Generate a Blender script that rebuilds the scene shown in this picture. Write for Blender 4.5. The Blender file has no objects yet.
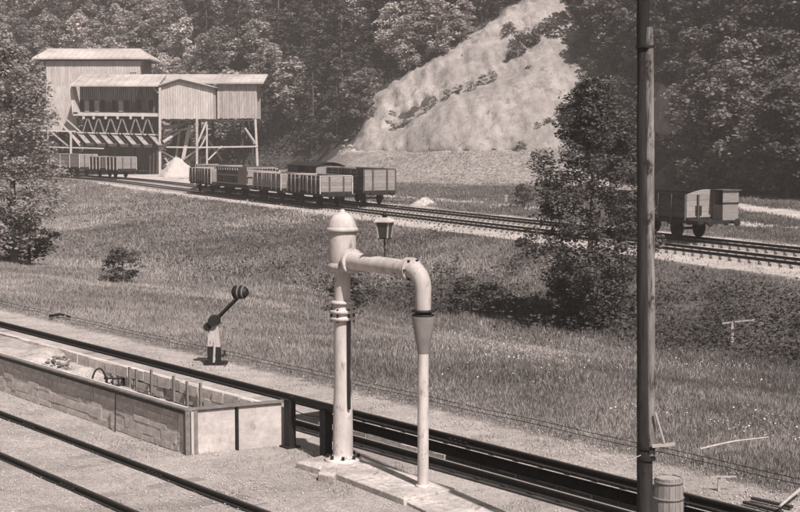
import bpy, math, random
import numpy as np
from math import radians, sin, cos, pi, sqrt
from mathutils import Vector, Matrix

R = random.Random(7)
NR = np.random.RandomState(11)
scene = bpy.context.scene
COL = scene.collection

# ------------------------------------------------------------------ camera
F = 1418.0                       # focal length in pixels of the 800 px wide photograph
HZ = 140.0                       # image row of the horizon
CAMZ = 5.5
cam_d = bpy.data.cameras.new('camera')
cam = bpy.data.objects.new('camera', cam_d)
COL.objects.link(cam)
cam_d.sensor_width = 36.0
cam_d.lens = F / 800.0 * 36.0
PITCH = math.atan((256 - HZ) / F)
cam.location = (0, 0, CAMZ)
cam.rotation_euler = (pi / 2 - PITCH, 0, 0)
cam_d.clip_start = 0.5
cam_d.clip_end = 2000
scene.camera = cam

# ------------------------------------------------------------------ world, sun, exposure
SUN_EL = radians(50)
SUN_H = (0.47, -0.883)           # horizontal direction towards the sun
world = bpy.data.worlds.new('World')
scene.world = world
world.use_nodes = True
nt = world.node_tree
bg = nt.nodes['Background']
sky = nt.nodes.new('ShaderNodeTexSky')
sky.sky_type = 'NISHITA'
sky.sun_disc = False
sky.sun_elevation = SUN_EL
sky.sun_rotation = math.atan2(SUN_H[0], SUN_H[1])
sky.dust_density = 3.0
bw = nt.nodes.new('ShaderNodeRGBToBW')
tn = nt.nodes.new('ShaderNodeMixRGB'); tn.blend_type = 'MULTIPLY'; tn.inputs[0].default_value = 1
tn.inputs[2].default_value = (1.0, 0.93, 0.90, 1)
nt.links.new(sky.outputs[0], bw.inputs[0])
nt.links.new(bw.outputs[0], tn.inputs[1])
nt.links.new(tn.outputs[0], bg.inputs[0])
bg.inputs[1].default_value = 0.05
sun_d = bpy.data.lights.new('sun', 'SUN')
sun_d.energy = 5.0
sun_d.angle = radians(0.6)
sun_d.color = (1.0, 0.92, 0.88)
sun = bpy.data.objects.new('sun', sun_d)
COL.objects.link(sun)
sd = Vector((SUN_H[0] * cos(SUN_EL), SUN_H[1] * cos(SUN_EL), sin(SUN_EL)))
sun.rotation_euler = sd.to_track_quat('Z', 'Y').to_euler()
sun.location = (40, -40, 60)
scene.view_settings.view_transform = 'Standard'
scene.view_settings.look = 'None'
scene.view_settings.gamma = 1
scene.view_settings.exposure = 0.66
HAZE_DENSITY = 0.00045

# ------------------------------------------------------------------ helpers
def at(x, y, z=0.0):
    """point of the place seen at photo pixel (x, y), at height z"""
    vx = (x - 400.0); vy = F; vz = -(y - 256.0)
    cy, sy = cos(PITCH), sin(PITCH)
    Y = vy * cy + vz * sy
    Z = -vy * sy + vz * cy
    t = (z - CAMZ) / Z
    return Vector((vx * t, Y * t, z))

def atd(x, y, D):
    vx = (x - 400.0); vy = F; vz = -(y - 256.0)
    cy, sy = cos(PITCH), sin(PITCH)
    Y = vy * cy + vz * sy
    Z = -vy * sy + vz * cy
    t = D / Y
    return Vector((vx * t, D, CAMZ + Z * t))

def proj(X, Y, Z):
    cy, sy = cos(PITCH), sin(PITCH)
    z = Z - CAMZ
    f = Y * cy - z * sy
    u = Y * sy + z * cy
    return 400 + F * X / f, 256 - F * u / f

def hash2(ix, iy, seed):
    n = (ix.astype(np.int64) * 374761393 + iy.astype(np.int64) * 668265263 + seed * 974711) & 0x7fffffff
    n = ((n ^ (n >> 13)) * 1274126177) & 0x7fffffff
    return ((n ^ (n >> 16)) & 0xffffff) / float(0xffffff)

def vnoise(x, y, seed=0):
    x = np.asarray(x, float); y = np.asarray(y, float)
    ix = np.floor(x); iy = np.floor(y)
    fx = x - ix; fy = y - iy
    fx = fx * fx * (3 - 2 * fx); fy = fy * fy * (3 - 2 * fy)
    a = hash2(ix, iy, seed); b = hash2(ix + 1, iy, seed)
    c = hash2(ix, iy + 1, seed); d = hash2(ix + 1, iy + 1, seed)
    return (a + (b - a) * fx) * (1 - fy) + (c + (d - c) * fx) * fy

def fbm(x, y, seed=0, o=4):
    v = 0; a = 0.5
    for i in range(o):
        v = v + a * vnoise(x * 2 ** i, y * 2 ** i, seed + i * 17)
        a *= 0.5
    return v

def ss(t):
    t = np.clip(t, 0, 1)
    return t * t * (3 - 2 * t)

MATS = {}
TINT = (1.0, 0.915, 0.875)

def mat(name, g, var=0.25, scale=6.0, rough=0.85, bump=0.3, bscale=None, bdist=0.02, metal=0.0,
        stretch=None, trans=0.0, rnd=0.0, blotch=0.0, coords='Object', chips=0.0, chip_g=0.1):
    if name in MATS: return MATS[name]
    m = bpy.data.materials.new(name)
    m.use_nodes = True
    n = m.node_tree; L = n.links
    p = n.nodes['Principled BSDF']
    p.inputs['Roughness'].default_value = rough
    p.inputs['Metallic'].default_value = metal
    p.inputs['Specular IOR Level'].default_value = 0.25
    tc = n.nodes.new('ShaderNodeTexCoord')
    mp = n.nodes.new('ShaderNodeMapping')
    L.new(tc.outputs[coords], mp.inputs[0])
    if stretch: mp.inputs['Scale'].default_value = stretch
    nz = n.nodes.new('ShaderNodeTexNoise')
    nz.inputs['Scale'].default_value = scale
    nz.inputs['Detail'].default_value = 6
    nz.inputs['Roughness'].default_value = 0.65
    L.new(mp.outputs[0], nz.inputs['Vector'])
    mr = n.nodes.new('ShaderNodeMapRange')
    mr.inputs['From Min'].default_value = 0.3; mr.inputs['From Max'].default_value = 0.7
    mr.inputs['To Min'].default_value = g * (1 - var); mr.inputs['To Max'].default_value = g * (1 + var)
    L.new(nz.outputs[0], mr.inputs[0])
    val = mr.outputs[0]
    if blotch:
        nb = n.nodes.new('ShaderNodeTexNoise'); nb.inputs['Scale'].default_value = scale * 0.13
        nb.inputs['Detail'].default_value = 3
        L.new(mp.outputs[0], nb.inputs['Vector'])
        mb = n.nodes.new('ShaderNodeMapRange')
        mb.inputs['From Min'].default_value = 0.35; mb.inputs['From Max'].default_value = 0.65
        mb.inputs['To Min'].default_value = 1 - blotch; mb.inputs['To Max'].default_value = 1 + blotch
        L.new(nb.outputs[0], mb.inputs[0])
        mm = n.nodes.new('ShaderNodeMath'); mm.operation = 'MULTIPLY'
        L.new(val, mm.inputs[0]); L.new(mb.outputs[0], mm.inputs[1]); val = mm.outputs[0]
    if chips:
        fac = None
        cs0 = .06 if name == 'quarry_rock' else 1
        for (sc0, st, lo) in ((7.0 * cs0, (1, 1, .5), .66 - chips * .5), (11.0 * cs0, (1.6, 1.6, .12), .70 - chips * .5)):
            m3 = n.nodes.new('ShaderNodeMapping'); m3.inputs['Scale'].default_value = st
            L.new(tc.outputs[coords], m3.inputs[0])
            n3 = n.nodes.new('ShaderNodeTexNoise'); n3.inputs['Scale'].default_value = sc0; n3.inputs['Detail'].default_value = 8
            n3.inputs['Roughness'].default_value = .7
            L.new(m3.outputs[0], n3.inputs['Vector'])
            r3 = n.nodes.new('ShaderNodeMapRange'); r3.inputs[1].default_value = lo; r3.inputs[2].default_value = lo + .09
            L.new(n3.outputs[0], r3.inputs[0])
            if fac is None: fac = r3.outputs[0]
            else:
                mxx = n.nodes.new('ShaderNodeMath'); mxx.operation = 'MAXIMUM'
                L.new(fac, mxx.inputs[0]); L.new(r3.outputs[0], mxx.inputs[1]); fac = mxx.outputs[0]
        mf = n.nodes.new('ShaderNodeMix'); L.new(fac, mf.inputs[0]); L.new(val, mf.inputs[2]); mf.inputs[3].default_value = chip_g
        val = mf.outputs[0]
    if rnd:
        oi = n.nodes.new('ShaderNodeObjectInfo')
        m2 = n.nodes.new('ShaderNodeMapRange')
        m2.inputs['To Min'].default_value = 1 - rnd; m2.inputs['To Max'].default_value = 1 + rnd
        L.new(oi.outputs['Random'], m2.inputs[0])
        mm = n.nodes.new('ShaderNodeMath'); mm.operation = 'MULTIPLY'
        L.new(val, mm.inputs[0]); L.new(m2.outputs[0], mm.inputs[1]); val = mm.outputs[0]
    mx = n.nodes.new('ShaderNodeMixRGB'); mx.blend_type = 'MULTIPLY'; mx.inputs[0].default_value = 1
    mx.inputs[2].default_value = (*TINT, 1)
    L.new(val, mx.inputs[1])
    L.new(mx.outputs[0], p.inputs['Base Color'])
    if bump:
        nb = n.nodes.new('ShaderNodeTexNoise')
        nb.inputs['Scale'].default_value = bscale or scale * 2
        nb.inputs['Detail'].default_value = 5
        L.new(mp.outputs[0], nb.inputs['Vector'])
        bp = n.nodes.new('ShaderNodeBump')
        bp.inputs['Strength'].default_value = bump
        bp.inputs['Distance'].default_value = bdist
        L.new(nb.outputs[0], bp.inputs['Height'])
        L.new(bp.outputs[0], p.inputs['Normal'])
    if trans:
        tr = n.nodes.new('ShaderNodeBsdfTranslucent')
        L.new(mx.outputs[0], tr.inputs[0])
        ms = n.nodes.new('ShaderNodeMixShader'); ms.inputs[0].default_value = trans
        L.new(p.outputs[0], ms.inputs[1]); L.new(tr.outputs[0], ms.inputs[2])
        L.new(ms.outputs[0], n.nodes['Material Output'].inputs[0])
    MATS[name] = m
    return m

M_iron_pale = mat('pale_painted_iron', 0.42, 0.16, 9, 0.7, 0.5, 26, 0.006, stretch=(1, 1, .35), blotch=0.22, chips=.16, chip_g=.17)
M_iron_cone = mat('grey_iron_cone', 0.17, 0.2, 5, 0.5, 0.3, 30, 0.004)
M_black = mat('black_iron', 0.013, 0.4, 8, 0.6, 0.3, 30, 0.004)
M_rim = mat('weathered_iron_rim', 0.15, 0.35, 6, 0.6, 0.3, 40, 0.003)
M_rail = mat('rail_rust', 0.02, 0.4, 10, 0.7, 0.3, 60, 0.003)
M_railhead = mat('worn_rail_head', 0.42, 0.15, 4, 0.32, 0.0, metal=0.6)
M_railhead_dull = mat('dull_rail_head', 0.04, 0.25, 4, 0.5, 0.0, metal=0.2)
M_concrete = mat('concrete', 0.36, 0.30, 11, 0.95, 0.9, 25, 0.02, blotch=0.25, chips=.2, chip_g=.16)
M_panel = mat('pale_cement_panel', 0.42, 0.14, 12, 0.9, 0.5, 25, 0.01, blotch=0.18, chips=.12, chip_g=.25)
M_stone = mat('masonry_stone', 0.47, 0.28, 9, 0.95, 0.8, 20, 0.02, rnd=0.10, blotch=0.15)
M_ash = mat('ash_fill', 0.29, 0.3, 3, 1.0, 0.9, 14, 0.06, blotch=0.2)
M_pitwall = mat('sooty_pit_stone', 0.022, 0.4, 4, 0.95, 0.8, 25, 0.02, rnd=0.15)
M_lime = mat('flaking_limewash', 0.5, 0.5, 3.5, 0.95, 0.8, 25, 0.02, rnd=0.4)
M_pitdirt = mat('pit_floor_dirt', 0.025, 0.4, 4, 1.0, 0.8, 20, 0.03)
M_sleeper = mat('old_sleeper_wood', 0.22, 0.3, 3, 0.95, 0.6, 30, 0.01, stretch=(1, 8, 8), rnd=0.25)
M_pole = mat('tarred_pole_wood', 0.024, 0.5, 2.5, 0.9, 0.9, 14, 0.012, stretch=(7, 7, 0.6), blotch=0.35, chips=.22, chip_g=.012)
M_polestrip = mat('weathered_stub_wood', 0.17, 0.5, 2.5, 0.9, 0.9, 14, 0.012, stretch=(7, 7, 0.6), blotch=0.35, chips=.28, chip_g=.03)
M_barrel = mat('barrel_stave_wood', 0.20, 0.3, 3, 0.9, 0.7, 20, 0.01, stretch=(6, 6, 0.8), rnd=0.18)
M_wood_grey = mat('weathered_grey_wood', 0.30, 0.3, 3, 0.95, 0.5, 20, 0.01, rnd=0.15)
M_timber = mat('bright_timber', 0.38, 0.15, 2, 0.9, 0.3, 12, 0.01)
M_chute = mat('worn_chute_iron', 0.22, 0.35, 2, 0.8, 0.4, 12, 0.01)
M_strut = mat('sooty_strut_wood', 0.17, 0.3, 2, 0.95, 0.4, 12, 0.01)
M_timber_dark = mat('dark_timber', 0.035, 0.4, 2, 0.95, 0.4, 12, 0.01)
M_board_pale = mat('pale_wall_boards', 0.38, 0.3, 1.6, 0.95, 0.4, 8, 0.02, stretch=(6, 6, 0.7), blotch=0.12)
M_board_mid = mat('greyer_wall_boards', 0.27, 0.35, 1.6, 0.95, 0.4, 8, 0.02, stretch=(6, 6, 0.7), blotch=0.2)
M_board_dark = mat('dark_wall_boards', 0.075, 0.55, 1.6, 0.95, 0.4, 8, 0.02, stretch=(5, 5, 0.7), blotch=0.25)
M_roof = mat('pale_roofing', 0.34, 0.2, 1.2, 0.9, 0.4, 6, 0.03, blotch=.2)
M_wag_side = mat('wagon_side_wood', 0.065, 0.4, 2.5, 0.9, 0.4, 12, 0.01, stretch=(1, 1, 4), rnd=0.3)  # shade of the long sides put into the wood colour
M_wag_end = mat('wagon_end_wood', 0.20, 0.2, 2.5, 0.9, 0.4, 12, 0.01, stretch=(1, 1, 4), rnd=0.15)  # same wood, lightened in colour for the sunlit ends
M_wag_rib_sunlit = mat('sunlit_rib_iron', 0.38, 0.2, 3, 0.8, 0.2)  # sun caught by the ribs, put into a lighter iron tone
M_wag_under = mat('wagon_underframe', 0.014, 0.4, 4, 0.8, 0.2)
M_load = mat('stone_load', 0.35, 0.4, 3, 1, 0.8, 6, 0.08)
M_heap = mat('crushed_stone', 0.36, 0.12, 3, 1.0, 0.7, 12, 0.05)
M_rock = mat('quarry_rock', 0.225, 0.3, 0.6, 1.0, 0.6, 2.4, 0.3, stretch=(1.0, 1.0, 0.6), blotch=0.2, chips=.2, chip_g=.14)
M_bark = mat('bark', 0.10, 0.4, 6, 0.95, 0.8, 20, 0.03, stretch=(1, 1, 0.4))
M_leaf = mat('broad_leaf', 0.12, 0.6, 1.1, 0.75, 0.0, trans=0.25, rnd=0.35)
M_leaf_mid = mat('midfield_leaf', 0.085, 0.5, 2.0, 0.6, 0.0, trans=0.25, rnd=0.1)
M_leaf_pale = mat('birch_leaf', 0.27, 0.4, 2.0, 0.6, 0.0, trans=0.3)
M_leaf_hazed = mat('hazed_broad_leaf', 0.30, 0.55, 1.1, 0.75, 0.0, trans=0.25, rnd=0.5)  # broad leaf paled: haze over the left slope put into its colour
M_needle = mat('pine_needle', 0.085, 0.4, 1.3, 0.8, 0.0, trans=0.15, rnd=0.3)
M_weed = mat('weed_leaf', 0.07, 0.5, 0.5, 0.8, 0.0, trans=0.25, coords='Object')
M_under = mat('undergrowth_leaf', 0.08, 0.5, 0.4, 0.85, 0.0, trans=0.2)
M_grass = mat('meadow_grass_blade', 0.14, 0.35, 0.5, 0.8, 0.0, trans=0.3, blotch=0.3)
M_grass_pale = mat('pale_grass_blade', 0.32, 0.35, 0.5, 0.8, 0.0, trans=0.3, blotch=0.3)
M_flower = mat('flower_head', 0.5, 0.1, 3, 0.8, 0.0)
M_gravelstone = mat('gravel_stone', 0.34, 0.4, 9, 0.95, 0.0)
M_rubble = mat('rubble_stone', 0.18, 0.4, 4, 0.95, 0.6, 12, 0.03, rnd=0.3)
M_hillsoil = mat('forest_soil', 0.06, 0.4, 0.6, 1.0, 0.6, 3, 0.2)
M_wheel_white = mat('white_paint', 0.34, 0.15, 5, 0.6, 0.0, chips=.2)

def tag(o, label=None, cat=None, group=None, kind=None):
    if label: o['label'] = label
    if cat: o['category'] = cat
    if group: o['group'] = group
    if kind: o['kind'] = kind
    return o

def link(name, me, parent=None, loc=None, rotz=None):
    o = bpy.data.objects.new(name, me)
    COL.objects.link(o)
    if parent is not None: o.parent = parent
    if loc is not None: o.location = loc
    if rotz is not None: o.rotation_euler[2] = rotz
    return o

def empty(name, loc=(0, 0, 0), rotz=0.0, label=None, cat=None, group=None, kind=None):
    o = link(name, None, None, loc, rotz)
    o.empty_display_size = 0.3
    return tag(o, label, cat, group, kind)

def copy_tree(o, parent=None):
    kids = [c for c in bpy.data.objects if c.parent == o]
    c = o.copy()
    COL.objects.link(c)
    if parent is not None: c.parent = parent
    for k in kids: copy_tree(k, c)
    return c

def np_mesh(name, V, Fc, m, smooth=False):
    """V (n,3); Fc (k,3) or (k,4) array"""
    me = bpy.data.meshes.new(name)
    V = np.asarray(V, np.float32); Fc = np.asarray(Fc, np.int32)
    k, w = Fc.shape
    me.vertices.add(len(V)); me.vertices.foreach_set('co', V.ravel())
    me.loops.add(k * w); me.loops.foreach_set('vertex_index', Fc.ravel())
    me.polygons.add(k)
    me.polygons.foreach_set('loop_start', np.arange(0, k * w, w, dtype=np.int32))
    me.polygons.foreach_set('loop_total', np.full(k, w, np.int32))
    if smooth: me.polygons.foreach_set('use_smooth', np.ones(k, bool))
    me.update(calc_edges=True)
    if m: me.materials.append(m)
    return me

class MB:
    def __init__(s): s.v = []; s.f = []; s.sm = []
    def add(s, vs, fs, smooth=False):
        o = len(s.v)
        s.v += [tuple(v) for v in vs]
        s.f += [tuple(i + o for i in f) for f in fs]
        s.sm += [smooth] * len(fs)
        return s
    def box(s, a, b, rot=None, org=None, j=0.0):
        x0, y0, z0 = a; x1, y1, z1 = b
        vs = [Vector(p) for p in ((x0, y0, z0), (x1, y0, z0), (x1, y1, z0), (x0, y1, z0),
                                  (x0, y0, z1), (x1, y0, z1), (x1, y1, z1), (x0, y1, z1))]
        if j: vs = [v + Vector((R.uniform(-j, j), R.uniform(-j, j), R.uniform(-j, j))) for v in vs]
        if rot is not None: vs = [rot @ v for v in vs]
        if org is not None: vs = [v + Vector(org) for v in vs]
        return s.add(vs, [(0, 3, 2, 1), (4, 5, 6, 7), (0, 1, 5, 4), (1, 2, 6, 5), (2, 3, 7, 6), (3, 0, 4, 7)])
    def beam(s, p, q, w, h=None, up=(0, 0, 1)):
        p = Vector(p); q = Vector(q); h = h or w
        d = (q - p).normalized()
        u = Vector(up)
        if abs(d.dot(u)) > 0.98: u = Vector((0, 1, 0))
        a = d.cross(u).normalized(); b = a.cross(d).normalized()
        vs = []
        for e in (p, q):
            for (i, k) in ((-1, -1), (1, -1), (1, 1), (-1, 1)):
                vs.append(e + a * (i * w / 2) + b * (k * h / 2))
        return s.add(vs, [(0, 1, 2, 3), (7, 6, 5, 4), (0, 4, 5, 1), (1, 5, 6, 2), (2, 6, 7, 3), (3, 7, 4, 0)])
    def tube(s, pts, rad, n=12, cap=True, smooth=True):
        pts = [Vector(p) for p in pts]
        if not hasattr(rad, '__len__'): rad = [rad] * len(pts)
        rings = []
        pa = None
        for i, p in enumerate(pts):
            d = (pts[min(i + 1, len(pts) - 1)] - pts[max(i - 1, 0)]).normalized()
            if pa is None:
                u = Vector((0, 0, 1)) if abs(d.z) < 0.9 else Vector((1, 0, 0))
                a = d.cross(u).normalized()
            else:
                a = (pa - d * pa.dot(d)).normalized()
            pa = a
            b = d.cross(a)
            rings.append([p + (a * cos(2 * pi * k / n) + b * sin(2 * pi * k / n)) * rad[i] for k in range(n)])
        vs = [v for r in rings for v in r]
        fs = []
        for i in range(len(pts) - 1):
            for k in range(n):
                k2 = (k + 1) % n
                fs.append((i * n + k, i * n + k2, (i + 1) * n + k2, (i + 1) * n + k))
        s.add(vs, fs, smooth)
        if cap:
            s.add(rings[0], [tuple(range(n))]); s.add(rings[-1], [tuple(reversed(range(n)))])
        return s
    def lathe(s, prof, c=(0, 0, 0), n=20, smooth=True):
        """prof list of (r, z)"""
        vs = []; fs = []
        for (r, z) in prof:
            for k in range(n):
                vs.append((c[0] + r * cos(2 * pi * k / n), c[1] + r * sin(2 * pi * k / n), c[2] + z))
        for i in range(len(prof) - 1):
            for k in range(n):
                k2 = (k + 1) % n
                fs.append((i * n + k, i * n + k2, (i + 1) * n + k2, (i + 1) * n + k))
        s.add(vs, fs, smooth)
        s.add([vs[k] for k in range(n)], [tuple(reversed(range(n)))])
        s.add([vs[(len(prof) - 1) * n + k] for k in range(n)], [tuple(range(n))])
        return s
    def rock(s, c, r, sq=0.7):
        """irregular stone, 20 faces"""
        vs = []
        ph = R.random() * 6
        for lz, lr, n in ((-0.8, 0.6, 5), (0.1, 1.0, 5), (0.85, 0.55, 5)):
            for k in range(n):
                a = ph + 2 * pi * (k + (0.5 if lz > 0 and lz < .5 else 0)) / n
                q = R.uniform(0.75, 1.2)
                vs.append((c[0] + r * lr * q * cos(a), c[1] + r * lr * q * sin(a), c[2] + r * sq * lz * R.uniform(.8, 1.2)))
        fs = [(0, 4, 3, 2, 1), (10, 11, 12, 13, 14)]
        for l in range(2):
            for k in range(5):
                fs.append((l * 5 + k, l * 5 + (k + 1) % 5, l * 5 + 5 + (k + 1) % 5, l * 5 + 5 + k))
        return s.add(vs, fs)
    def mesh(s, name, m):
        me = bpy.data.meshes.new(name)
        me.from_pydata(s.v, [], s.f)
        me.polygons.foreach_set('use_smooth', s.sm)
        me.update()
        if m: me.materials.append(m)
        return me
    def build(s, name, m, parent=None, loc=None, rotz=None):
        return link(name, s.mesh(name, m), parent, loc, rotz)

def bevel(o, w=0.01, seg=2):
    b = o.modifiers.new('bevel', 'BEVEL'); b.width = w; b.segments = seg; b.limit_method = 'ANGLE'
    return o

# ------------------------------------------------------------------ layout of the place
UX, UY = -0.62, 0.7846           # direction of the yard tracks (away, to the left)
NX, NY = 0.7846, 0.62            # across them, away from the camera
def sc(s, c, z=0.0): return Vector((UX * s + NX * c, UY * s + NY * c, z))
YARD_ROT = math.atan2(UY, UX)

P0 = Vector((8.6, 83.4, 0)); WD = Vector((-0.41, 0.912, 0)).normalized()
FD = Vector((WD.y, -WD.x, 0))    # across the main line, away from the camera

def rise(Y): return 0.45 * ss((np.asarray(Y, float) - 160) / 40.0)

YB = ([-300, -60, -38, -22, -8, 7, 21, 28, 36, 46, 60, 120, 300], [320, 246, 240, 222, 204, 191, 187, 179, 158, 139, 124, 95, 70])
def yb(X): return np.interp(X, YB[0], YB[1])

def ground_z(X, Y):
    X = np.asarray(X, float); Y = np.asarray(Y, float)
    c = NX * X + NY * Y
    dT = -((X - P0.x) * FD.x + (Y - P0.y) * FD.y)
    cd = 41 + 2.0 * (vnoise(X * 0.05, Y * 0.05, 3) - 0.5)
    z = -2.2 * ss((c - 19.4) / (cd - 19.4)) 
    over = np.maximum(c - cd, 0)
    t = over / (over + np.maximum(dT - 3.0, 0.001) + 1e-6)
    z = z + 2.1 * (t ** 1.25)
    b = ss((6.5 - dT) / 4.0)
    z = z * (1 - b) + (-0.10) * b
    rough = ss((c - 19) / 5.0) * (1 - ss((4.5 - dT) / 1.5) * ss((dT + 8) / 1.5))
    z = z + rough * (fbm(X * 0.35, Y * 0.35, 5, 3) - 0.45) * 0.5
    far = ss((-dT - 3) / 3)
    z = z + far * 0.12
    z = z + rise(Y) * ss((24 - dT) / 20)
    # bank and terrace below the quarry
    e = Y - yb(X)
    gm = ss((X + 14) / 8) * (1 - ss((X - 20) / 6))
    z = z + gm * (3.4 * ss((e + 19) / 12) + .9 * ss((e + 8) / 7))
    # the hill
    h = np.maximum(e, 0)
    hs = 0.80 * h + 0.9 * ss(h / 3)
    z = z + np.where(hs < 46, hs, 46 + 14 * (1 - np.exp(-(hs - 46) / 14)))
    z = z + ss(h / 6) * (fbm(X * 0.08, Y * 0.08, 9, 3) - 0.45) * 4
    return z

def gz(X, Y): return float(ground_z(X, Y))

def inpoly(x, y, poly):
    x = np.asarray(x, float); y = np.asarray(y, float)
    r = np.zeros(x.shape, bool)
    n = len(poly)
    for i in range(n):
        x1, y1 = poly[i]; x2, y2 = poly[(i + 1) % n]
        cnd = ((y1 > y) != (y2 > y))
        with np.errstate(divide='ignore', invalid='ignore'):
            xi = (x2 - x1) * (y - y1) / (y2 - y1 + 1e-12) + x1
        r ^= cnd & (x < xi)
    return r

# outline of the bare rock, as bearings and elevations surveyed from the yard
CLIFF = [(350, 165), (360, 135), (370, 103), (392, 84), (420, 68), (452, 50), (480, 32), (508, 12), (535, -10), (600, -60), (625, -60), (560, 2),
         (575, 25), (600, 50), (612, 85), (600, 112), (572, 132), (585, 165)]
CLIFF2 = [(640, 135), (648, 95), (660, 82), (672, 88), (676, 105), (690, 118), (680, 132)]

# ------------------------------------------------------------------ ground sheet
def axis(parts):
    out = []
    for a, b, st in parts:
        out += list(np.arange(a, b, st))
    out.append(parts[-1][1])
    return np.array(out)
PIT0, PIT1 = 15.17, 16.39        # inspection pit between the rails, in metres across
PITS0, PITS1 = -6.0, 23.4
ca = axis([(-60, -4, 8), (-4, 14.7, 0.6)])
ca = np.concatenate([ca, [PIT0, PIT1], axis([(17.0, 60, 0.7), (60, 110, 1.6), (110, 330, 3.0)])])
sa = axis([(-80, -6, 6), (-6, 23.4, 0.6), (23.4, 100, 0.75), (100, 360, 3.0)])
S, Cc = np.meshgrid(sa, ca, indexing='ij')
GX = UX * S + NX * Cc; GY = UY * S + NY * Cc
GZ = ground_z(GX, GY)
near = (Cc < 19) & (Cc > 4)
GZ = GZ + near * (fbm(GX * 0.9, GY * 0.9, 21, 3) - 0.45) * 0.05 * ((Cc < 13.2) | (Cc > 17.2))
ns, nc = S.shape
idx = np.arange(ns * nc).reshape(ns, nc)
quads = np.stack([idx[:-1, :-1], idx[1:, :-1], idx[1:, 1:], idx[:-1, 1:]], -1).reshape(-1, 4)[:, ::-1]
cs_ = 0.25 * (S[:-1, :-1] + S[1:, 1:] + S[1:, :-1] + S[:-1, 1:]).ravel()
cc_ = 0.25 * (Cc[:-1, :-1] + Cc[1:, 1:] + Cc[1:, :-1] + Cc[:-1, 1:]).ravel()
fx = 0.25 * (GX[:-1, :-1] + GX[1:, 1:] + GX[1:, :-1] + GX[:-1, 1:]).ravel()
fy = 0.25 * (GY[:-1, :-1] + GY[1:, 1:] + GY[1:, :-1] + GY[:-1, 1:]).ravel()
pit = (cc_ > PIT0) & (cc_ < PIT1) & (cs_ > PITS0) & (cs_ < PITS1)
ishill = fy > yb(fx) - 0.5
V = np.stack([GX, GY, GZ], -1).reshape(-1, 3)

def ground_material(name):
    m = bpy.data.materials.new(name); m.use_nodes = True
    n = m.node_tree; L = n.links
    p = n.nodes['Principled BSDF']; p.inputs['Roughness'].default_value = 1.0
    p.inputs['Specular IOR Level'].default_value = 0.1
    tc = n.nodes.new('ShaderNodeTexCoord')
    def noise(sc_, det=5, ro=0.6):
        k = n.nodes.new('ShaderNodeTexNoise'); k.inputs['Scale'].default_value = sc_
        k.inputs['Detail'].default_value = det; k.inputs['Roughness'].default_value = ro
        L.new(tc.outputs['Object'], k.inputs['Vector']); return k.outputs[0]
    def rng(src, a, b, c_, d):
        k = n.nodes.new('ShaderNodeMapRange')
        k.inputs[1].default_value = a; k.inputs[2].default_value = b; k.inputs[3].default_value = c_; k.inputs[4].default_value = d
        L.new(src, k.inputs[0]); return k.outputs[0]
    def mul(a, b, op='MULTIPLY'):
        k = n.nodes.new('ShaderNodeMath'); k.operation = op
        for i, x in enumerate((a, b)):
            if isinstance(x, (int, float)): k.inputs[i].default_value = x
            else: L.new(x, k.inputs[i])
        return k.outputs[0]
    at_ = n.nodes.new('ShaderNodeAttribute'); at_.attribute_name = 'gravel'
    edge = noise(2.2, 6, 0.7)
    g = mul(at_.outputs['Fac'], mul(edge, 0.5, 'SUBTRACT'), 'ADD')
    g = rng(g, 0.35, 0.65, 0, 1)
    gravel = mul(mul(mul(rng(noise(9, 8, 0.8), .3, .7, .28, .52), rng(noise(38, 5, .7), .35, .65, .5, 1.45)), rng(noise(0.35, 4), .3, .7, .80, 1.18)), rng(noise(1.7, 5, .7), .35, .7, 1.12, .78))
    soil = mul(rng(noise(3.5, 6, 0.75), .3, .7, .07, .22), rng(noise(0.12, 4), .35, .65, .8, 1.25))
    mixn = n.nodes.new('ShaderNodeMixRGB')
    L.new(g, mixn.inputs[0]); L.new(soil, mixn.inputs[1]); L.new(gravel, mixn.inputs[2])
    mx = n.nodes.new('ShaderNodeMixRGB'); mx.blend_type = 'MULTIPLY'; mx.inputs[0].default_value = 1
    mx.inputs[2].default_value = (*TINT, 1); L.new(mixn.outputs[0], mx.inputs[1])
    L.new(mx.outputs[0], p.inputs['Base Color'])
    bp = n.nodes.new('ShaderNodeBump'); bp.inputs['Strength'].default_value = 1.0; bp.inputs['Distance'].default_value = 0.05
    L.new(noise(16, 8, 0.8), bp.inputs['Height']); L.new(bp.outputs[0], p.inputs['Normal'])
    return m
M_ground = ground_material('ground_gravel_and_turf')

def add_sheet(name, keep):
    q = quads[keep]
    used = np.unique(q)
    remap = -np.ones(len(V), np.int64); remap[used] = np.arange(len(used))
    me = np_mesh(name, V[used], remap[q], None, smooth=True)
    return me, used
me, used = add_sheet('ground', (~pit) & (~ishill))
me.materials.append(M_ground)
gx, gy = V[used, 0], V[used, 1]
gc = NX * gx + NY * gy
gdT = -((gx - P0.x) * FD.x + (gy - P0.y) * FD.y)
gr = (1 - ss((gc - 17.7) / 1.2)) * 1.0
bed = ss((4.2 - gdT) / 1.2) * ss((gdT + 8.0) / 1.5)
gr = np.maximum(gr, bed * 0.95)
e_ = gy - yb(gx)
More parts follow.
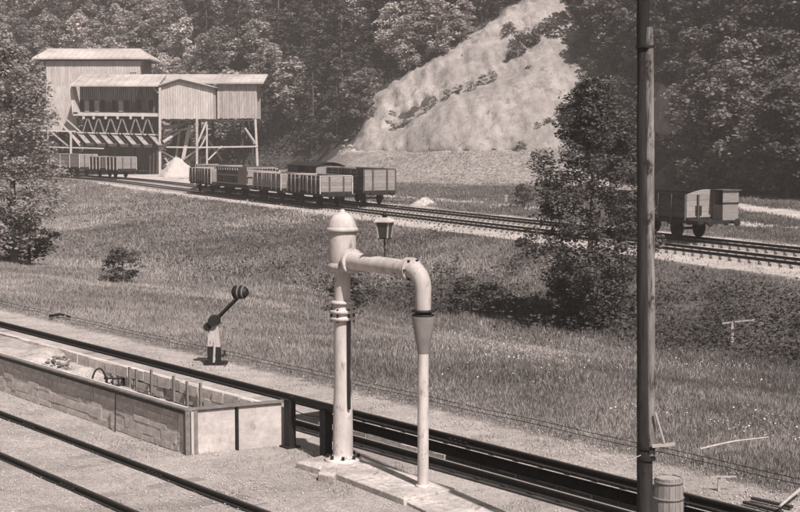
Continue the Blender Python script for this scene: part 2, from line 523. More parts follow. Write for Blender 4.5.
# service road past the silo and along the quarry foot, bare quarry floor
road1 = np.exp(-((e_ + 3.2) / 1.6) ** 2) * (gx > -12) * (gx < 24)
road2 = np.exp(-((gdT + 14 + 0.10 * np.maximum(gx, 0)) / 2.2) ** 2) * (gx > -5) * 0.9
road3 = np.exp(-(np.abs(gx - (23.5 + (173 - gy) * .082)) / 2.3) ** 3) * (gy > 70) * (gy < 176)
yardl = ss((-20 - gx) / 8) * (gdT < -3) * ss((gdT + 26) / 6) * 0.8
terr = ss((gx + 12) / 6) * (1 - ss((gx - 22) / 4)) * ss((e_ + 26) / 4) * .42
gr = np.maximum.reduce([gr, road1, road2, road3, yardl, terr])
a = me.attributes.new('gravel', 'FLOAT', 'POINT'); a.data.foreach_set('value', gr.astype(np.float32))
ground = tag(link('ground', me), kind='structure')
me, used = add_sheet('hillside', ishill)
me.materials.append(M_hillsoil)
hill = tag(link('hillside', me), kind='structure')

# ------------------------------------------------------------------ bare rock faces
def rock_face(name, poly, x0, x1, z0, z1, step, dx=0.0):
    xs = np.arange(x0, x1, step); zs = np.arange(z0, z1, step)
    X, Z = np.meshgrid(xs, zs, indexing='ij')
    base = 4.3 * ss((X + 14) / 8) * (1 - ss((X - 20) / 6))
    Y = yb(X) + np.maximum(Z - base - 0.9, -1.0) / 0.80
    px, py = proj(X, Y, Z)
    m = np.zeros(X.shape)
    for ox, oy in ((0, 0), (5, 0), (-5, 0), (0, 5), (0, -5), (9, 6), (-9, -6)):
        m += inpoly(px + ox + 10 * (fbm(X * .5, Z * .5, 31, 3) - .45), py + oy + 10 * (fbm(X * .5, Z * .5, 37, 3) - .45), poly)
    m = m / 7.0
    # strata run obliquely; ribs and gullies
    u = X * 0.80 + Z * 0.6; w = -X * 0.6 + Z * 0.8
    rib = fbm(u * 0.10, w * 0.32, 41, 4)
    fine = fbm(X * 0.9, Z * 0.9 , 47, 4)
    ridge = np.abs(fbm(X * 0.28, Z * 0.16, 53, 4) - 0.47) * 2
    streak = fbm(X * 1.1 + Z * .25, Z * .22, 59, 4)
    beds = np.abs(((w * .42 + 1.6 * fbm(u * .12, w * .12, 63, 3)) % 1.0) - .5) * 2
    slab = np.round(fbm(u * .16, w * .42, 67, 3) * 9) / 9
    push = 2.2 + 2.6 * (rib - 0.45) + 0.9 * (fine - 0.45) + 1.3 * (streak - .45) + 3.0 * (slab - .45) + .35 * beds - 0.8 * (0.25 - np.minimum(ridge, 0.25)) / 0.25 * 0.5
    # the long gully between the two ribs
    gd = (px - 390) * 0.40 + (py - 122) * 0.92
    push = push - 0.7 * np.exp(-(gd / 5.0) ** 2) * (px > 385) * (px < 520) + 2.0 * ss(gd / 25)
    Y2 = Y - push * ss(m * 1.3) + 1.6 * (1 - ss(m * 3))
    Vv = np.stack([X, Y2, Z + 0.3 * (fine - .5)], -1).reshape(-1, 3)
    n1, n2 = X.shape
    ii = np.arange(n1 * n2).reshape(n1, n2)
    q = np.stack([ii[:-1, :-1], ii[1:, :-1], ii[1:, 1:], ii[:-1, 1:]], -1).reshape(-1, 4)
    mm = m.ravel()
    q = q[(mm[q].max(1) > 0.1)]
    us = np.unique(q); rm = -np.ones(len(Vv), np.int64); rm[us] = np.arange(len(us))
    o = link(name, np_mesh(name, Vv[us], rm[q], M_rock, smooth=False))
    return tag(o, kind='structure')
rock_face('quarry_face', CLIFF, -12, 40, 2.5, 44, 0.36)
rock_face('bare_rock_patch', CLIFF2, 18, 46, 1, 22, 0.3)

def scree():
    rb = MB()
    for k in range(1500):
        x = R.uniform(-9, 23); e = R.gauss(-1.2, 1.6); y = float(yb(x)) + e
        if e > 1.5 or e < -7: continue
        rb.rock((x, y, gz(x, y) + .05), R.uniform(.06, .16) if R.random() < .93 else R.uniform(.2, .55))
    o = rb.build('scree', M_rock); tag(o, 'fallen rock and scree along the foot of the quarry face', 'scree', kind='stuff')
scree()

# ------------------------------------------------------------------ railway tracks
def sweep_rail(pts, name, parent, head, hgt=0.14, foot=0.12, headw=0.067):
    """flat-bottomed rail along pts (rail foot level)"""
    hh = headw / 2; ff = foot / 2
    prof = [(-ff, 0), (ff, 0), (ff, .012), (.009, .03), (.009, hgt - .045), (hh, hgt - .035), (hh, hgt - .004),
            (hh * .75, hgt), (-hh * .75, hgt), (-hh, hgt - .004), (-hh, hgt - .035), (-.009, hgt - .045), (-.009, .03), (-ff, .012)]
    n = len(prof); vs = []; fs = []
    for i, p in enumerate(pts):
        d = (pts[min(i + 1, len(pts) - 1)] - pts[max(i - 1, 0)]); d.z = 0; d.normalize()
        a = Vector((d.y, -d.x, 0))
        for (x, z) in prof: vs.append(p + a * x + Vector((0, 0, z)))
    for i in range(len(pts) - 1):
        for k in range(n):
            k2 = (k + 1) % n
            fs.append((i * n + k, (i + 1) * n + k, (i + 1) * n + k2, i * n + k2))
    fs.append(tuple(range(n))); fs.append(tuple(reversed(range((len(pts) - 1) * n, len(pts) * n))))
    me = bpy.data.meshes.new(name); me.from_pydata(vs, [], fs); me.update()
    me.materials.append(M_rail); me.materials.append(head)
    for i in range(len(pts) - 1):
        me.polygons[i * n + 7].material_index = 1
    return link(name, me, parent)

sl_mb = MB(); sl_mb.box((-0.13, -1.25, -0.14), (0.13, 1.25, 0.0))
sleeper_me = sl_mb.mesh('sleeper', M_sleeper)
fp_mb = MB(); fp_mb.box((-0.28, -0.03, 0.03), (0.28, 0.03, 0.105))
for k in range(4): fp_mb.tube([(-.21 + k * .14, -.055, .068), (-.21 + k * .14, .055, .068)], .016, 6)
fish_me = fp_mb.mesh('fish_plate', M_rail)
chair_mb = MB(); chair_mb.box((-0.06, -0.10, 0.0), (0.06, 0.10, 0.022)); 
for sx in (-1, 1): chair_mb.tube([(0.02 * sx, .08 * sx, .02), (0.02 * sx, .08 * sx, .045)], .014, 6)
chair_me = chair_mb.mesh('rail_plate', M_rail)

def yard_track(name, c0, s0, s1, rails=True, every=0.68, seen=(8, 60), offs=None):
    t = empty(name, (0, 0, 0), kind='structure')
    g = 0.7525
    if rails:
        for sg in (-1, 1):
            pts = [sc(s, c0 + sg * g, 0.012) for s in np.arange(s0, s1, 4.0)]
            sweep_rail(pts, 'rail', t, M_railhead_dull)
    far = MB()
    s = s0
    while s < s1:
        p = sc(s, c0, 0.008)
        if seen[0] < s < seen[1]:
            o = link('sleeper', sleeper_me, t, p, YARD_ROT + R.uniform(-.02, .02)); o.location.z += R.uniform(-.006, .006)
            for sg in (-1, 1):
                q = sc(s, c0 + sg * g, 0.012); link('rail_plate', chair_me, o, None)
                pl = t.children[-1] if False else None
        else:
            far.box((-0.13, -1.25, -0.14), (0.13, 1.25, 0.0), Matrix.Rotation(YARD_ROT, 3, 'Z'), p)
        s += every
    if far.v: far.build('distant_sleepers', M_sleeper, t)['kind'] = 'stuff'
    return t

# plates are set as sub-parts of their sleeper, in the sleeper's own frame
_old_link = link
def near_track():
    t = empty('yard_track', (0, 0, 0), kind='structure')
    c0, g = 10.33, 0.7525
    for sg in (-1, 1):
        sweep_rail([sc(s, c0 + sg * g, 0.002) for s in np.arange(-40, 150, 4.0)], 'rail', t, M_railhead_dull, hgt=.105, headw=.06)
    far = MB(); s = -40
    while s < 150:
        if 9 < s < 48:
            o = link('sleeper', sleeper_me, t, sc(s, c0, 0.004 + R.uniform(-.016, .006)), YARD_ROT + R.uniform(-.025, .025))
        else:
            far.box((-0.13, -1.25, -0.14), (0.13, 1.25, 0.0), Matrix.Rotation(YARD_ROT, 3, 'Z'), sc(s, c0, 0.0))
        s += 0.68
    far.build('distant_sleepers', M_sleeper, t)['kind'] = 'stuff'
    for (px, py, sg) in ((146, 473, 1), (22, 425, 1), (70, 484, -1)):
        p = at(px, py, 0.07); s = UX * p.x + UY * p.y
        link('fish_plate', fish_me, t, sc(s, c0 + sg * g, -0.022), YARD_ROT)
    return t
near_track()

def pit_track():
    t = empty('pit_track', (0, 0, 0), kind='structure')
    cf, cn = 16.50, 15.065
    sweep_rail([sc(s, cf, 0.03) for s in np.arange(-40, 150, 4.0)], 'rail', t, M_railhead_dull)
    sweep_rail([sc(s, cn, 0.03) for s in np.arange(-40, 150, 4.0)], 'rail', t, M_railhead)
    # longitudinal bearers under both rails beside the pit
    for c0 in (cf + 0.06, cn - 0.06):
        b = MB()
        b.box((PITS0, -0.10, -0.22), (PITS1, 0.10, 0.028))
        for v in range(len(b.v)):
            x, y, z = b.v[v]; q = sc(x, c0 - y, z); b.v[v] = tuple(q)
        b.f = [f[::-1] for f in b.f]
        b.build('bearer', M_timber_dark, t)
    for s in np.arange(9.5, 23, 0.62):
        for c0 in (cf, cn):
            link('rail_plate', chair_me, t, sc(s, c0, 0.03), YARD_ROT)
    for (px, py) in ((453, 441), (662, 498)):
        p = at(px, py, 0.1); s = UX * p.x + UY * p.y
        link('fish_plate', fish_me, t, sc(s, cf, 0.03), YARD_ROT)
    # sleepers beyond the pit, mostly buried in ash
    s = 24.0
    while s < 60:
        link('sleeper', sleeper_me, t, sc(s, 15.78, 0.0 + R.uniform(-.02, .004)), YARD_ROT); s += 0.68
    return t
pit_track()

def inspection_pit():
    t = empty('inspection_pit', (0, 0, 0), kind='structure')
    b = MB()
    # floor and plain wall core set behind the stones
    def quad(a, c, d, e): b.add([a, c, d, e], [(0, 1, 2, 3)])
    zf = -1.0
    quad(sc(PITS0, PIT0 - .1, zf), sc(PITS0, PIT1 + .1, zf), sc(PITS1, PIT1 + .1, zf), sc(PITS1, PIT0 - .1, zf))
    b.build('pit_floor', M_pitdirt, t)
    b = MB()
    for c0, sg in ((PIT1 + 0.06, 1), (PIT0 - 0.06, -1)):
        quad(sc(PITS0, c0, zf), sc(PITS1, c0, zf), sc(PITS1, c0, 0.0), sc(PITS0, c0, 0.0))
    for s in (PITS0, PITS1):
        quad(sc(s, PIT0 - .1, zf), sc(s, PIT1 + .1, zf), sc(s, PIT1 + .1, 0.0), sc(s, PIT0 - .1, 0.0))
    b.build('wall_core', M_pitdirt, t)
    # stones of the far wall, the only one that can be seen
    me_s = []
    for k in range(5):
        q = MB(); q.box((-.5, 0, -.5), (.5, 1, .5), j=0.03)
        me_s.append(q.mesh('stone', M_pitwall))
    me_l = []
    for k in range(4):
        q = MB(); q.box((-.5, 0, -.5), (.5, 1, .5), j=0.03)
        me_l.append(q.mesh('stone', M_lime))
    for row in range(3):
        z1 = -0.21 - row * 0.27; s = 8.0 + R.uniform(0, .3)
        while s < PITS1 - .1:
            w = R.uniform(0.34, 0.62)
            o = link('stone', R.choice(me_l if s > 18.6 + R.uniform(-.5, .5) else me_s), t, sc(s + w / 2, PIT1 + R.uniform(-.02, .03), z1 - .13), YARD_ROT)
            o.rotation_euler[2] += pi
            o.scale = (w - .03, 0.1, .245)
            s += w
    return t
inspection_pit()

def far_track(name, off, t0, t1, bend=None):
    t = empty(name, (0, 0, 0), kind='structure')
    pts = track_pts(off, t0, t1, 3.0, bend)
    for sg in (-1, 1):
        pp = []
        for i, p in enumerate(pts):
            d = (pts[min(i + 1, len(pts) - 1)] - pts[max(i - 1, 0)]).normalized()
            a_ = Vector((d.y, -d.x, 0))
            pp.append(p + a_ * sg * 0.7525)
        sweep_rail(pp, 'rail', t, M_railhead)
    sl = MB(); acc = 0
    for i in range(len(pts) - 1):
        p, q = pts[i], pts[i + 1]; d = (q - p).normalized(); ang = math.atan2(d.y, d.x)
        L_ = (q - p).length
        while acc < L_:
            sl.box((-0.12, -1.2, -0.14), (0.12, 1.2, -0.022), Matrix.Rotation(ang, 3, 'Z'), p + d * acc)
            acc += 0.72
        acc -= L_
    sl.build('sleepers', M_sleeper, t)['kind'] = 'stuff'
    return t
def track_point(off, t, bend):
    p = P0 + WD * t + FD * off
    if bend and t > bend:
        k = (t - bend); p = p - FD * (k * k * 0.0042)
    p.z = float(rise(p.y)) + 0.03
    return p
def track_pts(off, t0, t1, st, bend):
    return [track_point(off, t, bend) for t in np.arange(t0, t1, st)]
BEND = 88
far_track('main_line_track', 0.0, -55, 190, BEND)
far_track('siding_track', 4.4, -55, 176, BEND)

# ------------------------------------------------------------------ wagons
wheel_me = None
def wheel_mesh():
    m = MB()
    n = 18
    m.lathe([(0.10, -0.06), (0.40, -0.05), (0.42, -0.06), (0.50, -0.06), (0.50, 0.05), (0.54, 0.05), (0.54, 0.075), (0.42, 0.075), (0.40, 0.02), (0.10, 0.04)], n=n)
    return m.mesh('wheel', M_wag_under)
wheel_me = wheel_mesh()
def spoked():
    m = MB()
    m.lathe([(0.43, -0.06), (0.50, -0.06), (0.50, 0.05), (0.54, 0.05), (0.54, 0.075), (0.43, 0.075), (0.43, -0.06)], n=20)
    m.tube([(0, 0, -.1), (0, 0, .1)], .1, 8)
    for k in range(8):
        a_ = 2 * pi * k / 8
        m.beam((0.08 * cos(a_), .08 * sin(a_), 0), (0.45 * cos(a_), .45 * sin(a_), 0), .06, .05)
    return m.mesh('wheel', M_wag_under)
spoked_me = spoked()

def box_part(name, a, b, m, parent, bev=0):
    o = MB().box(a, b).build(name, m, parent)
    if bev: bevel(o, bev, 1)
    return o

def wagon(name, label, cat, group, t_near, off, L=7.4, H=1.25, kind='open', ribs=8, side=M_wag_side, end=M_wag_end,
          bend=None, W=2.7, load=None, arch=False, door=True, rib_m=M_wag_rib_sunlit):
    pc = track_point(off, t_near + L / 2 + 0.6, bend); pa = track_point(off, t_near, bend)
    d = (pa - pc); d.z = 0; d.normalize()
    T = empty(name, (pc.x, pc.y, pc.z + 0.14), math.atan2(d.y, d.x), label, cat, group)
    h = L / 2; w = W / 2; z0 = 1.12
    f = MB()
    for sy in (-1, 1): f.box((-h, sy * (w - .12) - .05, z0 - .26), (h, sy * (w - .12) + .05, z0 - .02))
    for x in (-h + .06, -h / 3, h / 3, h - .06): f.box((x - .05, -w + .18, z0 - .25), (x + .05, w - .18, z0 - .03))
    f.build('underframe', M_wag_under, T)
    for sx in (-1, 1):
        b = MB().box((sx * (h + .05) - .05, -w + .05, z0 - .32), (sx * (h + .05) + .05, w - .05, z0)).build('buffer_beam', M_wag_under, T)
        for sy in (-1, 1):
            q = MB()
            q.lathe([(0.10, 0), (0.09, .28), (0.06, .28), (0.06, .42), (.20, .43), (.21, .46), (.15, .49)], n=12)
            o = q.build('buffer', M_wag_under, b, (sx * (h + .09), sy * .87, z0 - .16)); o.rotation_euler = (0, sx * pi / 2, 0)
        hk = MB(); hk.tube([(sx * (h + .1), 0, z0 - .16), (sx * (h + .35), 0, z0 - .2), (sx * (h + .36), 0, z0 - .45)], .03, 6)
        hk.build('coupling', M_wag_under, b)
    ax = h * 0.56
    for sx in (-1, 1):
        axle = MB().tube([(sx * ax, -.85, .5), (sx * ax, .85, .5)], .07, 8).build('axle', M_wag_under, T)
        for sy in (-1, 1):
            o = link('wheel', spoked_me, axle, (sx * ax, sy * .75, .5)); o.rotation_euler = (sy * pi / 2, 0, 0)
            g = MB()
            g.box((sx * ax - .13, sy * 1.0 - .09, .38), (sx * ax + .13, sy * 1.0 + .09, .64))
            g.beam((sx * ax - .55, sy * 1.0, .84), (sx * ax, sy * 1.0, .68), .07, .05); g.beam((sx * ax + .55, sy * 1.0, .84), (sx * ax, sy * 1.0, .68), .07, .05)
            g.beam((sx * ax - .2, sy * .98, .86), (sx * ax - .12, sy * .98, .4), .03, .06); g.beam((sx * ax + .2, sy * .98, .86), (sx * ax + .12, sy * .98, .4), .03, .06)
            g.build('axle_box', M_wag_under, T)
    box_part('floor', (-h, -w + .02, z0), (h, w - .02, z0 + .06), M_wag_under, T)
    z1 = z0 + .062
    top = z1 + H
    if kind in ('open', 'brake'):
        npl = max(3, int(H / .25))
        for sy in (-1, 1):
            for k in range(npl):
                a0 = z1 + H * k / npl
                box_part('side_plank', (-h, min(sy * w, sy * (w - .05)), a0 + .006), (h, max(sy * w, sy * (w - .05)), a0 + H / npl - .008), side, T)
            for k in range(ribs + 1):
                x = -h + .04 + (L - .08) * k / ribs
                if door and ribs / 2 - .6 < k < ribs / 2 + .6: continue
                box_part('stanchion', (x - .05, min(sy * (w + .002), sy * (w + .085)), z0 - .1), (x + .05, max(sy * (w + .002), sy * (w + .085)), top + .01), rib_m, T)
            if door:
                dm = MB()
                dm.box((-.8, min(sy * (w + .003), sy * (w + .04)), z1 + .04), (.8, max(sy * (w + .003), sy * (w + .04)), top - .03))
                dd = dm.build('side_door', side, T)
                for x in (-.7, 0, .7):
                    lt = MB(); lt.box((x - .035, min(sy * (w + .041), sy * (w + .07)), z1 + .02), (x + .035, max(sy * (w + .041), sy * (w + .07)), top - .02))
                    lt.build('door_strap', rib_m, dd)
            box_part('top_rail', (-h, min(sy * (w - .06), sy * (w + .03)), top + .002), (h, max(sy * (w - .06), sy * (w + .03)), top + .06), rib_m, T)
        for sx in (-1, 1):
            for k in range(npl):
                a0 = z1 + H * k / npl
                box_part('end_plank', (min(sx * h, sx * (h - .05)) , -w + .052, a0 + .004), (max(sx * h, sx * (h - .05)), w - .052, a0 + H / npl - .006), end, T)
            for y in (-.45 * w, .45 * w):
                box_part('end_stanchion', (min(sx * (h + .002), sx * (h + .09)), y - .055, z0 - .2), (max(sx * (h + .002), sx * (h + .09)), y + .055, top), M_wag_side, T)
            if arch:
                am = MB(); n = 12
                pts = [(-w + 2 * w * k / n, top + .28 * sin(pi * k / n)) for k in range(n + 1)]
                vs = [(sx * h, y, z) for y, z in pts] + [(sx * (h - .06), y, z) for y, z in pts] + [(sx * h, y, top) for y, z in pts] + [(sx * (h - .06), y, top) for y, z in pts]
                fs = []
                for k in range(n):
                    A, B, Cx, D_ = 0, n + 1, 2 * n + 2, 3 * n + 3
                    fs += [(A + k, A + k + 1, B + k + 1, B + k), (Cx + k, Cx + k + 1, A + k + 1, A + k), (D_ + k + 1, D_ + k, B + k, B + k + 1), (Cx + k, D_ + k, D_ + k + 1, Cx + k + 1)]
                am.add(vs, fs); am.build('arched_end_board', end, T)
            else:
                box_part('end_rail', (min(sx * (h - .06), sx * (h + .03)), -w + .06, top - .001), (max(sx * (h - .06), sx * (h + .03)), w - .06, top + .058), rib_m, T)
        if load:
            lm = MB(); nx_, ny_ = 16, 7
            vs = []; fs = []
            for i in range(nx_):
                for j in range(ny_):
                    x = -h + .06 + (L - .12) * i / (nx_ - 1); y = -w + .07 + (W - .14) * j / (ny_ - 1)
                    hump = 1 - (abs(y) / w) ** 2
                    vs.append((x, y, z1 + H * load[0] + load[1] * hump * (0.5 + 0.5 * sin(i * 1.3 + 1)) + R.uniform(-.05, .05)))
            for i in range(nx_ - 1):
                for j in range(ny_ - 1):
                    fs.append((i * ny_ + j, (i + 1) * ny_ + j, (i + 1) * ny_ + j + 1, i * ny_ + j + 1))
            lm.add(vs, fs); lm.build('load', M_load, T)['kind'] = 'stuff'
    if kind == 'slat':
        fr = MB()
        for zz in (z1, z1 + H * .48, top - .08):
            for sy in (-1, 1): fr.box((-h, sy * w - .05, zz), (h, sy * w + .05, zz + .12))
            for sx in (-1, 1): fr.box((sx * h - .05, -w + .052, zz), (sx * h + .05, w - .052, zz + .12))
        fr.build('frame_rail', M_wag_end, T)
        for sy in (-1, 1):
            n = 13
            for k in range(n):
                x = -h + .25 + (L - .5) * k / (n - 1)
                for (q0, q1) in ((z1 + .122, z1 + H * .48 - .002), (z1 + H * .48 + .122, top - .082)):
                    box_part('slat', (x - .16, sy * w - .03, q0), (x + .16 * R.uniform(.3, 1), sy * w + .03, q1), M_wag_side, T)
        box_part('inner_lining', (-h + .08, -w + .08, z1), (h - .08, w - .08, top - .3), M_wag_end, T)
        mb = MB(); mb.box((h - 2.6, -w - .07, z1 + .1), (h + .07, -w - .055, top)); mb.build('end_sheet', M_wag_end, T)
    if kind == 'van':
        for sy in (-1, 1):
            for (x0, x1) in ((-h, -.9), (.9, h)):
                nb = 7
                for k in range(nb):
                    a0 = x0 + (x1 - x0) * k / nb
                    box_part('wall_board', (a0 + .006, min(sy * w, sy * (w - .04)), z1), (a0 + (x1 - x0) / nb - .006, max(sy * w, sy * (w - .04)), top), side, T)
            box_part('door_board', (-.88, min(sy * (w - .2), sy * (w - .16)), z1), (.88, max(sy * (w - .2), sy * (w - .16)), top - .5), end, T)
            box_part('window_slot', (-.88, min(sy * (w - .26), sy * (w - .24)), top - .5), (.88, max(sy * (w - .26), sy * (w - .24)), top), M_wag_under, T)
        for sx in (-1, 1):
            box_part('end_wall', (min(sx * h, sx * (h - .05)), -w + .05, z1), (max(sx * h, sx * (h - .05)), w - .05, top + .02), end, T)
        rm = MB(); n = 12; vs = []; fs = []
        for xx in (-h - .15, h + .15):
            for dz in (0, .06):
                for k in range(n + 1):
                    y = (-w - .12) + (2 * w + .24) * k / n
                    vs.append((xx, y, top + .02 + .34 * sin(pi * k / n) + dz))
        m1 = n + 1
        for k in range(n):
            fs += [(k, k + 1, m1 + k + 1, m1 + k), (2 * m1 + k + 1, 2 * m1 + k, 3 * m1 + k, 3 * m1 + k + 1),
                   (m1 + k, m1 + k + 1, 3 * m1 + k + 1, 3 * m1 + k), (k + 1, k, 2 * m1 + k, 2 * m1 + k + 1)]
        fs += [(0, m1, 3 * m1, 2 * m1), (m1 + n, n, 2 * m1 + n, 3 * m1 + n)]
        rm.add(vs, fs); rm.build('curved_roof', M_wag_under, T)
    if kind == 'brake':
        # brakeman's cabin on a platform at the near end
        pl = MB(); pl.box((h + .1, -w + .05, z0 - .25), (h + 1.05, w - .05, z0 - .08)); pl.build('platform', M_wag_under, T)
        c0, c1 = h + .12, h + 1.0; y0, y1 = .30, w - .02; zt = top + .22
        cb = MB()
        cab = box_part('cabin_end_wall', (c1 - .05, y0, z0 - .07), (c1, y1, zt), end, T)
        box_part('cabin_back_wall', (c0, y0, z0 - .07), (c0 + .05, y1, zt), end, T)
        box_part('cabin_side_wall', (c0 + .052, y1 - .05, z0 - .07), (c1 - .052, y1, zt), end, T)
        box_part('cabin_half_door', (c0 + .052, y0, z0 - .07), (c1 - .052, y0 + .05, z0 + .75), end, T)
        box_part('cabin_roof', (c0 - .08, y0 - .1, zt + .002), (c1 + .1, y1 + .1, zt + .06), M_wag_side, T)
        box_part('cabin_band', (c1 + .001, y0, z0 + .80), (c1 + .03, y1, z0 + .88), M_wag_under, T)
        box_part('end_hatch', (h + .001, -.75, z1 + .1), (h + .03, -.35, z1 + .62), M_wag_under, T)
        for yy in (-w + .15, -.2):
            rl = MB(); rl.tube([(c1, yy, z0 - .08), (c1, yy, z0 + .35)], .02, 6); rl.build('hand_rail', M_wag_under, T)
        for sy in (-1, 1):
            q = MB(); q.lathe([(0.10, 0), (0.09, .28), (0.06, .28), (0.06, .42), (.20, .43), (.21, .46), (.15, .49)], n=12)
            o = q.build('buffer', M_wag_under, T, (h + 1.06, sy * .87, z0 - .16)); o.rotation_euler = (0, pi / 2, 0)
    return T

GRP_M = 'goods wagons standing in the front row by the loading silo'
GRP_S = 'goods wagons standing on the siding behind'
wagon('open_goods_wagon', 'open goods wagon with pale end boards at the near end of the front row', 'goods wagon', GRP_M, 32.8, 0, 7.8, 1.25, ribs=8, load=(.75, .1))
wagon('open_goods_wagon', 'open ribbed goods wagon coupled second in the front row, next to the slatted wagon', 'goods wagon', GRP_M, 42.2, 0, 7.6, 1.2, ribs=6, side=M_wag_end, load=(.8, .15))
wagon('slatted_goods_wagon', 'goods wagon with two tiers of slats in a pale frame', 'goods wagon', GRP_M, 51.6, 0, 9.6, 1.6, kind='slat')
wagon('open_goods_wagon', 'small open wagon at the far end of the front row, beside the pale stone heap', 'goods wagon', GRP_M, 63.0, 0, 7.8, 1.25, ribs=7, load=(.8, .2), bend=BEND)
wagon('high_sided_wagon', 'high-sided goods wagon with broad pale end wall standing behind the front row', 'goods wagon', GRP_S, 34.2, 4.4, 8.4, 1.72, ribs=6, arch=False, W=2.8, rib_m=M_wag_side)
wagon('covered_van', 'covered van with dark curved roof showing above the front row of wagons', 'goods van', GRP_S, 45.5, 4.4, 7.4, 1.75, kind='van')
wagon('open_goods_wagon', 'low open wagon directly behind the covered van on the siding', 'goods wagon', GRP_S, 55.2, 4.4, 8.0, 1.25, ribs=8, bend=BEND)
wagon('open_goods_wagon', 'open wagon on the siding whose top shows over the slatted wagon', 'goods wagon', GRP_S, 65.0, 4.4, 8.6, 1.35, ribs=12, bend=BEND)
wagon('open_goods_wagon', 'open wagon on the siding, the one nearest the silo timber legs', 'goods wagon', GRP_S, 75.2, 4.4, 8.6, 1.35, ribs=12, bend=BEND)
wagon('open_goods_wagon', 'ribbed open wagon with pale end standing just clear of the silo chutes', 'goods wagon', 'goods wagons under the loading silo', 112.0, 4.4, 8.6, 1.5, ribs=8, bend=BEND, load=(.9, .15))
wagon('open_goods_wagon', 'plain high open wagon under the silo chutes behind the leftmost white post', 'goods wagon', 'goods wagons under the loading silo', 122.8, 4.4, 8.2, 1.7, ribs=3, bend=BEND, side=M_wag_end, door=False)
wagon('brake_wagon', 'dark open wagon with brakeman cabin standing alone beyond the telegraph pole', 'goods wagon', None, -10.2, 4.4, 7.6, 1.22, kind='brake', ribs=6, arch=True, rib_m=M_wag_side)

# ------------------------------------------------------------------ loading silo
def board_wall(name, parent, p, q, z0, z1, m, bw_=0.30, th=0.05, nrm=(0, -1, 0), ztop=None):
    """vertical boards from p to q, joined (each only 2-3 pixels wide)"""
    p = Vector(p); q = Vector(q); d = q - p; L_ = d.length; d.normalize(); nn = Vector(nrm)
    mb = MB(); n = max(1, int(L_ / bw_)); w_ = L_ / n
    for k in range(n):
        a_ = p + d * (k * w_ + .012); b_ = p + d * ((k + 1) * w_ - .012)
        o_ = nn * R.uniform(0, .035)
        zt1 = z1 if ztop is None else ztop(k * w_ / L_); zt2 = z1 if ztop is None else ztop((k + 1) * w_ / L_)
        zb = z0 + R.uniform(-.05, .05)
        vs = [a_ + o_, b_ + o_, b_ + o_ - nn * th, a_ + o_ - nn * th]
        bot = [(v.x, v.y, zb) for v in vs]; top_ = [(vs[0].x, vs[0].y, zt1), (vs[1].x, vs[1].y, zt2), (vs[2].x, vs[2].y, zt2), (vs[3].x, vs[3].y, zt1)]
        mb.add(bot + top_, [(0, 3, 2, 1), (4, 5, 6, 7), (0, 1, 5, 4), (1, 2, 6, 5), (2, 3, 7, 6), (3, 0, 4, 7)])
    o = mb.build(name, m, parent); o['kind'] = 'stuff'
    return o

